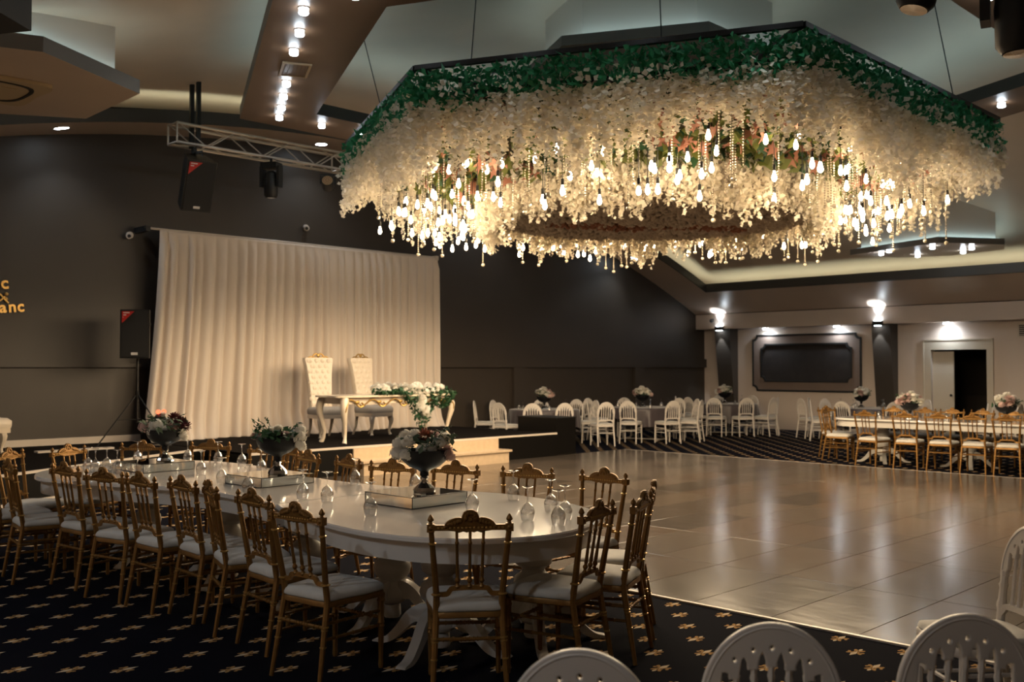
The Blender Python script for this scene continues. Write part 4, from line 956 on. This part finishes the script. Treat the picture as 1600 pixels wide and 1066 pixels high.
for i, (x, y) in enumerate(gls):
    bx_, by_, nm_ = min(((-5.06, 4.19, 'white hydrangea bowl'), (-6.70, 4.10, 'eucalyptus bowl'), (-8.30, 3.95, 'burgundy flower bowl')), key=lambda q: math.dist((x, y), q[:2]))
    if x > -4.3: lb = 'upturned wine glass at the rounded table end past the white hydrangea bowl'
    else: lb = 'upturned wine glass on the %s side of the %s' % ('dance floor' if y > by_ else 'carpet', nm_)
    tag(link('wine_glass', GL, None, (x, y, .7705)), lb, 'wine glass', 'glasses: '+lb[20:])

# ------------------------------------------------------------------ white hoop-back chairs
def white_chair():
    t = thing('hoop_back_chair', 'x', 'chair')
    ly = lambda z: (.06-(z-.45)*.12) if z > .45 else .06*(z/.45)
    # hoop with arcade
    H0, HW, HT = .70, .195, .93
    outer = [(HW*math.cos(a), H0+(HT-H0)*math.sin(a)) for a in [PI*k/28 for k in range(29)]]
    IW, IT = .158, .855
    e = lambda x: H0+(IT-H0)*math.sqrt(max(0, 1-(x/(IW+.002))**2))
    xs = [-.158, -.104, -.052, 0, .052, .104, .158]; inner = []
    for i in range(6):
        a, b_ = xs[i], xs[i+1]; m = (a+b_)/2; g = .011
        ha = e(a)-.045 if 0 < i else H0; hb = e(b_)-.045 if i < 5 else H0
        top = e(m)
        inner += [(a+(g if i else 0), ha), (a+g, ha+.012), (a+.017, (top+max(ha, hb))/2+.008), (m, top+.004), (b_-.017, (top+max(ha, hb))/2+.008), (b_-g, hb+.012), (b_-(g if i < 5 else 0), hb)]
    poly = outer + [(-HW, H0-.02), (-.158, H0-.02)] + inner + [(.158, H0-.02), (HW, H0-.02)]
    holes = []
    for x in xs[1:-1]:
        zc = e(x)+.008; holes.append([(x+.010*math.cos(a), zc+.012*math.sin(a)) for a in [2*PI*k/8 for k in range(8)]])
    link('hoop', curve2d(poly, holes, .007, .004, lambda x, y, z: (x, ly(y)+z, y), 'hoop', 'white_chair', 35), t)
    b = MB().tube([(p[0]*.95, ly(p[1]-.008), p[1]-.008) for p in outer], .013, 6); b.build('hoop_rim', 'white_chair', t)
    for s in (-1, 1):
        f = lambda z: (s*((.176+.002*max(0, z-.45)/.25) if z > .45 else .186-.01*z/.45), ly(z), z)
        zs = [0, .2, .45, .52, .535, .55, .57, .62, .635, .65, .70]; rd = [.014, .016, .020, .019, .023, .023, .018, .017, .022, .017, .018]
        MB().tube([f(z) for z in zs], rd, 8).build('rear_leg', 'white_chair', t)
        MB().tube([(s*.185, .44, .43), (s*.187, .45, .2), (s*.188, .46, 0)], [.02, .017, .014], 8).build('front_leg', 'white_chair', t)
        MB().tube([f(.24), (s*.187, .45, .24)], .010, 6).build('side_stretcher', 'white_chair', t)
        MB().tube([f(.33), (s*.187, .45, .33)], .010, 6).build('side_stretcher', 'white_chair', t)
    for x in xs[1:-1]:
        z1 = e(x)-.042; zs = [.545, .555, .565, .58, .60, .66, z1-.05, z1-.035, z1-.02, z1+.004]; rd = [.009, .014, .009, .010, .008, .0105, .008, .012, .009, .012]
        MB().tube([(x*.94, ly(z), z) for z in zs], rd, 6).build('spindle', 'white_chair', t)
    MB().tube([(a, ly(c), c) for a, c in catmull([(-.176, .50), (-.15, .525), (-.125, .545), (0, .548), (.125, .545), (.15, .525), (.176, .50)], 3, False)], 0, 4, sq=(.02, .026)).build('lower_rail', 'white_chair', t)
    o = catmull([(-.18, .055), (0, .05), (.18, .055), (.20, .2), (.21, .40), (.18, .465), (0, .475), (-.18, .465), (-.21, .40), (-.20, .2)], 3)
    sc = lambda k, z: [(p[0]*k, .26+(p[1]-.26)*k, z) for p in o]
    MB().loft([sc(.97, .405), sc(1.0, .415), sc(1.0, .44), sc(.98, .447)]).build('seat', 'white_chair', t)
    MB().loft([sc(.95, .448), sc(.98, .455), sc(.95, .474), sc(.8, .482), sc(.4, .485)]).build('cushion', 'cushion', t, 60)
    MB().tube([(-.187, .45, .28), (.187, .45, .28)], .010, 6).build('stretcher', 'white_chair', t); MB().tube([(-.18, ly(.28), .28), (.18, ly(.28), .28)], .010, 6).build('stretcher', 'white_chair', t)
    return freeze(t)
WC = white_chair(); wused = [False]
def place_white(x, y, ang, label, group):
    rz = math.radians(ang-90)
    if not wused[0]:
        wused[0] = True; WC.location = (x, y, 0.001); WC.rotation_euler = (0, 0, rz); WC['label'] = label; WC['group'] = group; return WC
    return copy_tree(WC, (x, y, 0.001), rz, label, group)
G3 = 'white chairs in the foreground row'
place_white(-1.12, 3.0, 135, 'white hoop-back chair in the foreground, next to the dance floor corner', G3)
place_white(-1.47, 2.51, 130, 'white hoop-back chair in the foreground, middle of three seen from behind', G3)
place_white(-1.68, 1.93, 128, 'white hoop-back chair in the foreground, only its top rim showing', G3)
place_white(-1.52, 4.86, 230, 'white hoop-back chair seen edge on beside the dance floor, cut by picture border', G3)
TBL = [(-14.80, 15.85), (-14.0, 18.3), (-13.9, 21.6), (-10.1, 21.45)]
TL_ = ['beside the stage end', 'between the stage and the corner', 'in the corner by the leaning pillar', 'in front of the second leaning pillar']
for k, (c, lst) in enumerate(zip(TBL, [
    [(-15.98, 14.85, None), (-16.0, 15.45, None), (-14.70, 14.35, None), (-15.75, 16.75, None), (-13.92, 14.55, None), (-15.05, 17.2, None), (-13.62, 15.2, None), (-14.35, 17.05, None)],
    [(-15.45, 18.05, 0), (-15.0, 17.5, None), (-13.35, 16.2, 150), (-15.05, 18.95, None), (-13.50, 17.1, None), (-12.85, 17.85, None), (-13.95, 19.65, None), (-13.3, 19.45, None), (-12.70, 18.75, None)],
    [(-13.45, 20.35, None), (-14.75, 22.55, None), (-13.95, 22.9, None), (-12.85, 20.85, None), (-12.5, 21.5, None), (-14.95, 20.95, None), (-12.72, 22.05, None), (-14.2, 20.35, None)],
    [(-11.75, 21.4, 60), (-11.95, 22.15, 20), (-11.15, 20.85, None), (-11.30, 21.75, None), (-10.12, 20.22, None), (-9.25, 20.72, None), (-9.85, 23.05, 250), (-9.25, 22.6, 235)]])):
    for (x, y, a) in lst:
        rr = math.dist((x, y), c)
        if rr < 1.27: x, y = c[0]+(x-c[0])*1.27/rr, c[1]+(y-c[1])*1.27/rr
        nearer = (x-c[0])*.7-(y-c[1])*.7 > 0
        place_white(x, y, math.degrees(math.atan2(c[1]-y, c[0]-x)) if a is None else a,
                    'white slat-back chair, plum table %s, %s' % (TL_[k], 'dance floor side' if nearer else 'wall side'), 'white chairs %s, %s' % (TL_[k], 'dance floor side' if nearer else 'wall side'))
for (x, y, a) in [(-7.35, 20.9, 200), (-7.6, 22.2, 230), (-6.75, 20.95, 180)]:
    place_white(x, y, a, 'white slat-back chair standing behind the far gold chairs near the door', 'white chairs near the door')

# round tables with plum cloths
def cloth_table(c, idx):
    t = thing('round_table', 'round folding table under plum cloth %s' % TL_[idx], 'table', (*c, 0), .3*idx)
    MB().lathe([(.74, .715), (.75, .72), (.75, .74), (.74, .745), (0, .745)], 36).build('tabletop', 'ped_white', t)
    for sx in (-1, 1):
        MB().tube([(sx*.45, -.42, .72), (sx*.45, -.42, .10), (sx*.45, -.36, .03), (sx*.45, .36, .03), (sx*.45, .42, .10), (sx*.45, .42, .72)], .018, 8).build('leg_frame', 'white_chair', t)
        for sy in (-1, 1): MB().tube([(sx*.45, sy*.30, .03), (sx*.45, sy*.42, .0)], .014, 6).build('foot', 'white_chair', t)
    MB().tube([(-.45, 0, .03), (.45, 0, .03)], .014, 6).build('stretcher', 'white_chair', t)
    n = 120; vs = []; fs = []; rg = random.Random(idx+30); ph = rg.uniform(0, 6)
    for z, r0, am in ((.7515, .0, 0), (.7515, .60, 0), (.7515, .75, 0), (.744, .762, .0), (.70, .768, .004), (.60, .775, .012), (.50, .78, .018), (.40, .785, .024)):
        for k in range(n):
            a = 2*PI*k/n; f = math.sin(11*a+ph)+.6*math.sin(17*a+1.3*ph)+.4*math.sin(29*a)
            drop = .11*math.sin(2*a+ph)+.05*math.sin(5*a) if z == .40 else 0
            vs.append(((r0+am*f)*math.cos(a), (r0+am*f)*math.sin(a), z+drop*(1 if z == .40 else 0)))
    for i in range(7):
        for k in range(n): fs.append((i*n+k, i*n+(k+1) % n, (i+1)*n+(k+1) % n, (i+1)*n+k))
    b = MB(); b.v = vs; b.f = fs; me = b.mesh('tablecloth', 'cloth', 70)
    tag(link('tablecloth', me, None, (*c, 0), (0, 0, .3*idx)), 'plum satin cloth draped over the round table %s' % TL_[idx], 'tablecloth')
for i, c in enumerate(TBL): cloth_table(c, i)
pkf = [(-.14,0,.33,'rose',1.8), (-.05,-.08,.36,'blush',1.9), (.06,-.06,.37,'rose',1.8), (.15,.02,.33,'blush',1.8), (0,.09,.38,'rose',1.9), (-.10,.06,.38,'rose',1.6), (.10,.09,.37,'rose',1.6), (-.19,-.03,.29,'pink',.9), (.02,0,.43,'rose',1.5), (.17,-.08,.30,'rose',1.5), (-.12,-.12,.31,'blush',1.5)]
for (x, y, z, lb, sd_) in [(-14.85, 15.9, .752, 'black bowl of blush roses on the plum table beside the stage end', 31), (-14.05, 18.35, .752, 'black bowl of blush roses on the plum table between stage and corner', 32), (-13.95, 21.6, .752, 'black bowl of cream roses on the plum table in the corner', 33), (-10.3, 21.5, .752, 'small black bowl of cream roses on the plum table by second pillar', 34)]:
    arrangement((x, y, z), lb, sd_*.7, pkf, 70, 'leaf', sd_)
arrangement((-7.28, 17.02, .771), 'black bowl of cream and blush roses on far white table, before second pillar', .4, pkf, 90, 'leaf', 35)
arrangement((-5.72, 17.05, .771), 'black bowl of cream and blush roses on far white table, before the doorway', 1.4, pkf, 90, 'leaf', 36)
rgg = random.Random(9)
for k, c in enumerate(TBL):
    for q in range(6):
        a = q*PI/3+.4; tag(link('wine_glass', GL, None, (c[0]+.6*math.cos(a), c[1]+.6*math.sin(a), .752)), 'upturned clear glass on the plum clothed table %s' % TL_[k], 'wine glass', 'glasses on plum table %s' % TL_[k])
for x in (-7.9, -6.7, -6.1, -5.2):
    tag(link('wine_glass', GL, None, (x, 17.2+rgg.uniform(-.3, .3), .7705)), 'upturned clear glass on the far white pedestal table', 'wine glass', 'glasses on the far white table')
# ------------------------------------------------------------------ the flower chandelier
CC = (-7.80, 10.43); ZT = 4.70
ch = thing('flower_chandelier', 'huge hexagonal chandelier of cream wisteria, green garland, glowing filament bulbs and crystal strands', 'chandelier', (*CC, 0))
HX = hexa(3.45, 2.40, 4.0, (0, 0))
def hexp(u, sc_=1.0):
    # point at perimeter fraction u
    ls = [math.dist(HX[k], HX[(k+1) % 6]) for k in range(6)]; d = (u % 1)*sum(ls)
    for k in range(6):
        if d <= ls[k]:
            f = d/ls[k]; a, b = HX[k], HX[(k+1) % 6]; return ((a[0]+(b[0]-a[0])*f)*sc_, (a[1]+(b[1]-a[1])*f)*sc_)
        d -= ls[k]
    return HX[0]
for k in range(6):
    a, b = HX[k], HX[(k+1) % 6]
    MB().bar([(*a, ZT), (*b, ZT)], .05, .05).build('frame_bar', 'metal_black', ch, None)
    MB().bar([(*[c*.95 for c in a], ZT-.25), (*[c*.95 for c in b], ZT-.25)], .04, .04).build('frame_bar', 'metal_black', ch, None)
    MB().bar([(*a, ZT), (a[0]*.1, a[1]*.1, ZT)], .05, .04).build('spoke', 'metal_black', ch, None)
rg = np.random.default_rng(5)
# net under the frame that carries the foliage
b = MB(); N = 60; inn = [(2.15*math.cos(2*PI*k/N), 2.15*math.sin(2*PI*k/N), 4.0) for k in range(N)]
def hex_at(ang):
    c, s = math.cos(ang), math.sin(ang); best = 9
    for k in range(6):
        a, q = HX[k], HX[(k+1) % 6]; ex, ey = q[0]-a[0], q[1]-a[1]; den = c*ey-s*ex
        if abs(den) < 1e-9: continue
        t = (a[0]*ey-a[1]*ex)/den; u = (a[0]*s-a[1]*c)/den
        if t > 0 and -1e-6 <= u <= 1+1e-6: best = min(best, t)
    return best
outr = [(.93*hex_at(2*PI*k/N)*math.cos(2*PI*k/N), .93*hex_at(2*PI*k/N)*math.sin(2*PI*k/N), 4.42) for k in range(N)]
b.add(inn+outr, [(k, (k+1) % N, N+(k+1) % N, N+k) for k in range(N)]); b.add([(p[0], p[1], p[2]+.02) for p in inn+outr], [(k, (k+1) % N, N+(k+1) % N, N+k) for k in range(N)])
b.build('net', mat('dark foliage net', (0.06, 0.055, 0.03), 0.9), ch, None)
def annulus(n, r0, g):
    P = []
    while len(P) < n:
        a = g.uniform(0, 2*PI); h = hex_at(a)*.91; r = math.sqrt(g.uniform(r0**2, h**2)); P.append((r*math.cos(a), r*math.sin(a), (r-2.15)/(h/.91*.93-2.15)*.42+4.0))
    return np.array(P)
def stuff(name, me): o = link(name, me, ch); o['kind'] = 'stuff'; return o
P = annulus(3600, 2.2, rg); P[:, 2] -= rg.uniform(.01, .22, len(P)); stuff('palm_foliage', scatter('palm_foliage', *LEAF, rand_rot(rg, len(P)), P, rg.uniform(.10, .24, len(P)), 'leaf_olive'))
P = annulus(1500, 2.2, rg); P[:, 2] -= rg.uniform(.01, .20, len(P)); stuff('green_foliage', scatter('green_foliage', *LEAF, rand_rot(rg, len(P)), P, rg.uniform(.10, .20, len(P)), 'leaf'))
star = [(0, 0, .01)]; sf = []
for k in range(10):
    a = 2*PI*k/10; r = .5 if k % 2 == 0 else .2; star.append((r*math.cos(a), r*math.sin(a), -.04))
sf = [(0, 1+k, 1+(k+1) % 10) for k in range(10)]
cl = annulus(70, 2.35, rg); P = np.repeat(cl, 14, 0)+rg.normal(size=(980, 3))*np.array([.13, .13, .05]); P[:, 2] -= .14
stuff('maple_leaves', scatter('maple_leaves', star, sf, rand_rot(rg, len(P)), P, rg.uniform(.14, .26, len(P)), 'leaf_red'))
# rim garland
n = 17000; U = rg.uniform(0, 1, n); O = rg.uniform(.93, 1.018, n)
P = np.array([(*hexp(u, o), 0) for u, o in zip(U, O)]); wave = .05*np.sin(U*60)+.04*np.sin(U*97+1)
P[:, 2] = ZT-.03-(.34+wave)*rg.uniform(0, 1, n)
stuff('rim_garland', scatter('rim_garland', *LEAF, rand_rot(rg, n), P, rg.uniform(.05, .105, n), 'leaf_rim'))
n = 900; U = rg.uniform(0, 1, n); P = np.array([(*hexp(u, 1.015), ZT-.2-rg.uniform(0, .25)) for u in U])
stuff('rim_blossom', scatter('rim_blossom', *PETAL, rand_rot(rg, n), P, rg.uniform(.04, .065, n), 'petal'))
# wisteria
def strand(L, g, dens=58, rad=.052, sz=.060):
    n = int(L*dens); f = (np.arange(n)+.5)/n; a = g.uniform(0, 2*PI, n); r = rad*np.sqrt(g.uniform(0.05, 1, n))*np.where(f > .75, 1-(f-.75)*2.8, 1)
    sw = .03*np.sin(f*4+g.uniform(0, 6))
    return np.stack([r*np.cos(a)+sw, r*np.sin(a)+sw*.5, -L*f], 1), rand_rot(g, n), sz*g.uniform(.7, 1.2, n)*np.where(f > .8, .75, 1)
variants = []
for k in range(10):
    p, r, s = strand(1.0, rg); variants.append(scatter('wisteria_strand', *PETAL, r, p, s, 'petal'))
SP = []
for lay, (sc_, cnt, dz) in enumerate(((1.0, 340, .30), (.975, 280, .28), (.945, 200, .26), (.905, 140, .22))):
    for i in range(cnt):
        u = (i+rg.uniform(-.3, .3))/cnt; x, y = hexp(u, sc_+rg.uniform(-.008, .008))
        a = math.atan2(y, x)
        L = .54+.13*math.sin(u*34)+.10*math.sin(u*79+2)+rg.uniform(-.17, .20)-.04*lay
        nearness = (.708*x-.706*y)*-1
        fw = -.706*-x*-1
        if (x*-.706+y*.708) < -1.6: L += .06
        SP.append((x, y, ZT-dz-rg.uniform(0, .10), max(.35, L)))
SP.sort(key=lambda q: (q[0]+CC[0])*-.706+(q[1]+CC[1])*.708)
for q in SP[:300]:
    o = link('wisteria_strand', variants[rg.integers(0, 10)], ch, (q[0], q[1], q[2]), (0, 0, rg.uniform(0, 6.28))); o.scale = (1, 1, q[3])
PP, RR, SS = [], [], []
for q in SP[300:]:
    p, r, s = strand(q[3], rg); PP.append(p+np.array(q[:3])); RR.append(r); SS.append(s)
stuff('wisteria_mass', scatter('wisteria_mass', *PETAL, np.concatenate(RR), np.concatenate(PP), np.concatenate(SS), 'petal'))
# inner ring of wisteria round the rose disc
PP, RR, SS = [], [], []
for lay, (rd, cnt) in enumerate(((2.24, 300), (2.17, 260), (2.10, 200))):
    for i in range(cnt):
        a = 2*PI*(i+rg.uniform(-.3, .3))/cnt; L = .58+.06*math.sin(a*9)+.05*math.sin(a*23)+rg.uniform(-.10, .12)-.06*lay
        p, r, s = strand(L, rg); PP.append(p+np.array((rd*math.cos(a), rd*math.sin(a), 3.97+rg.uniform(-.05, .05)))); RR.append(r); SS.append(s)
stuff('inner_wisteria', scatter('inner_wisteria', *PETAL, np.concatenate(RR), np.concatenate(PP), np.concatenate(SS), 'petal'))
n = 1500; a = rg.uniform(0, 2*PI, n); r = rg.uniform(2.0, 2.3, n); P = np.stack([r*np.cos(a), r*np.sin(a), rg.uniform(3.9, 4.05, n)], 1)
stuff('ring_leaves', scatter('ring_leaves', *LEAF, rand_rot(rg, n), P, rg.uniform(.06, .11, n), 'leaf_olive'))
MB().lathe([(2.16, 4.0), (2.18, 3.62), (0, 3.62)], 60).build('disc', 'rose_shaded', ch, 40)
rose_b = MB().ball((0, 0, 0), 1.0, 7, 5); rv = [(p[0]*(1+.18*math.sin(i*2.1)), p[1]*(1+.18*math.cos(i*1.7)), p[2]*.7) for i, p in enumerate(rose_b.v)]
quads = [f for f in rose_b.f if len(f) == 4]
n = 4200; a = rg.uniform(0, 2*PI, n); r = 2.14*np.sqrt(rg.uniform(0, 1, n)); P = np.stack([r*np.cos(a), r*np.sin(a), 3.61+rg.uniform(-.03, .01, n)], 1)
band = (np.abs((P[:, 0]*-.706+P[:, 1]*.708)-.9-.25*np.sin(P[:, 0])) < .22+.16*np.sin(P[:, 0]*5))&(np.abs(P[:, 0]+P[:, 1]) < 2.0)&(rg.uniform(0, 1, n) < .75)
for nm, mk, mm in (('rose_bed', ~band, 'rose_shaded'), ('russet_rose_bed', band, 'rose_brown')):
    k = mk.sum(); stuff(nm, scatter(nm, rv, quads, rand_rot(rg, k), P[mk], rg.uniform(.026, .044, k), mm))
# bulbs on cords
bulb_me = MB().lathe([(.009, .0), (.011, -.012), (.016, -.032), (.023, -.056), (.0255, -.072), (.022, -.090), (.013, -.104), (0, -.110)], 10).mesh('bulb', 'e_bulb', 60)
sock = [(.004, .0), (.016, -.004), (.017, -.062), (.013, -.068), (0, -.068)]
bp = []
while len(bp) < 235:
    q = annulus(1, 2.36, rg)[0]
    if math.hypot(q[0], q[1]) > hex_at(math.atan2(q[1], q[0]))*.90: continue
    if q[0]*-.706+q[1]*.708 < -1.2 and rg.uniform() < .35: continue
    if all(math.dist(q[:2], k[:2]) > .10 for k in bp): bp.append(q)
for q in bp:
    fw = q[0]*-.706+q[1]*.708
    zb = rg.uniform(3.30, 3.95) if fw < -1.5 else rg.uniform(3.30, 3.82)
    c = MB().tube([(0, 0, q[2]-zb-.0), (0, 0, 0)], .004, 4); c.lathe(sock, 8)
    o = c.build('pendant_cord', 'metal_black', ch, 40, loc=(q[0], q[1], zb+.19)); link('bulb', bulb_me, o, (0, 0, -.066))
# crystal strands
crys = []
for L in (.45, .6, .8):
    b = MB(); k = int(L/.028)
    for i in range(k): b.ball((0, 0, -i*.028), .0115, 5, 4)
    b.ball((0, 0, -L-.015), .026, 8, 6); crys.append(b.mesh('crystal_strand', 'crystal', None))
for i in range(210):
    q = annulus(1, 2.34, rg)[0]; k = rg.integers(0, 3); L = (.45, .6, .8)[k]; zb = rg.uniform(3.20, 3.75)
    link('crystal_strand', crys[k], ch, (q[0], q[1], min(zb+L, q[2]+.1)))
# suspension
for (x, y, mx, my) in ((-2.1, -2.75, -2.25, -3.05), (3.45, 1.0, 3.3, .6), (-3.45, .6, -3.2, .3), (0, 4.0, 0, 3.6), (0.4, -3.6, .2, -3.3), (2.2, -2.8, 2.0, -2.6)):
    zt = vault(CC[1]+my)+.47
    MB().tube([(x, y, ZT), (mx, my, zt-.05)], .006, 6).build('cable', 'metal_black', ch)
    MB().box((mx-.14, my-.03, zt-.06), (mx+.14, my+.03, zt)).build('ceiling_mount', 'metal_black', ch, None)
# added downward lamps standing in for the bulbs' warm light in the hall
for k in range(12):
    a = 2*PI*(k+.5)/12; r = (2.3+hex_at(a)*.88)/2
    spot(ch, (r*math.cos(a), r*math.sin(a), 3.17), (0, 0, 0), WARMC, 78.0, math.radians(179), .25, .45, 'bulb_fill')
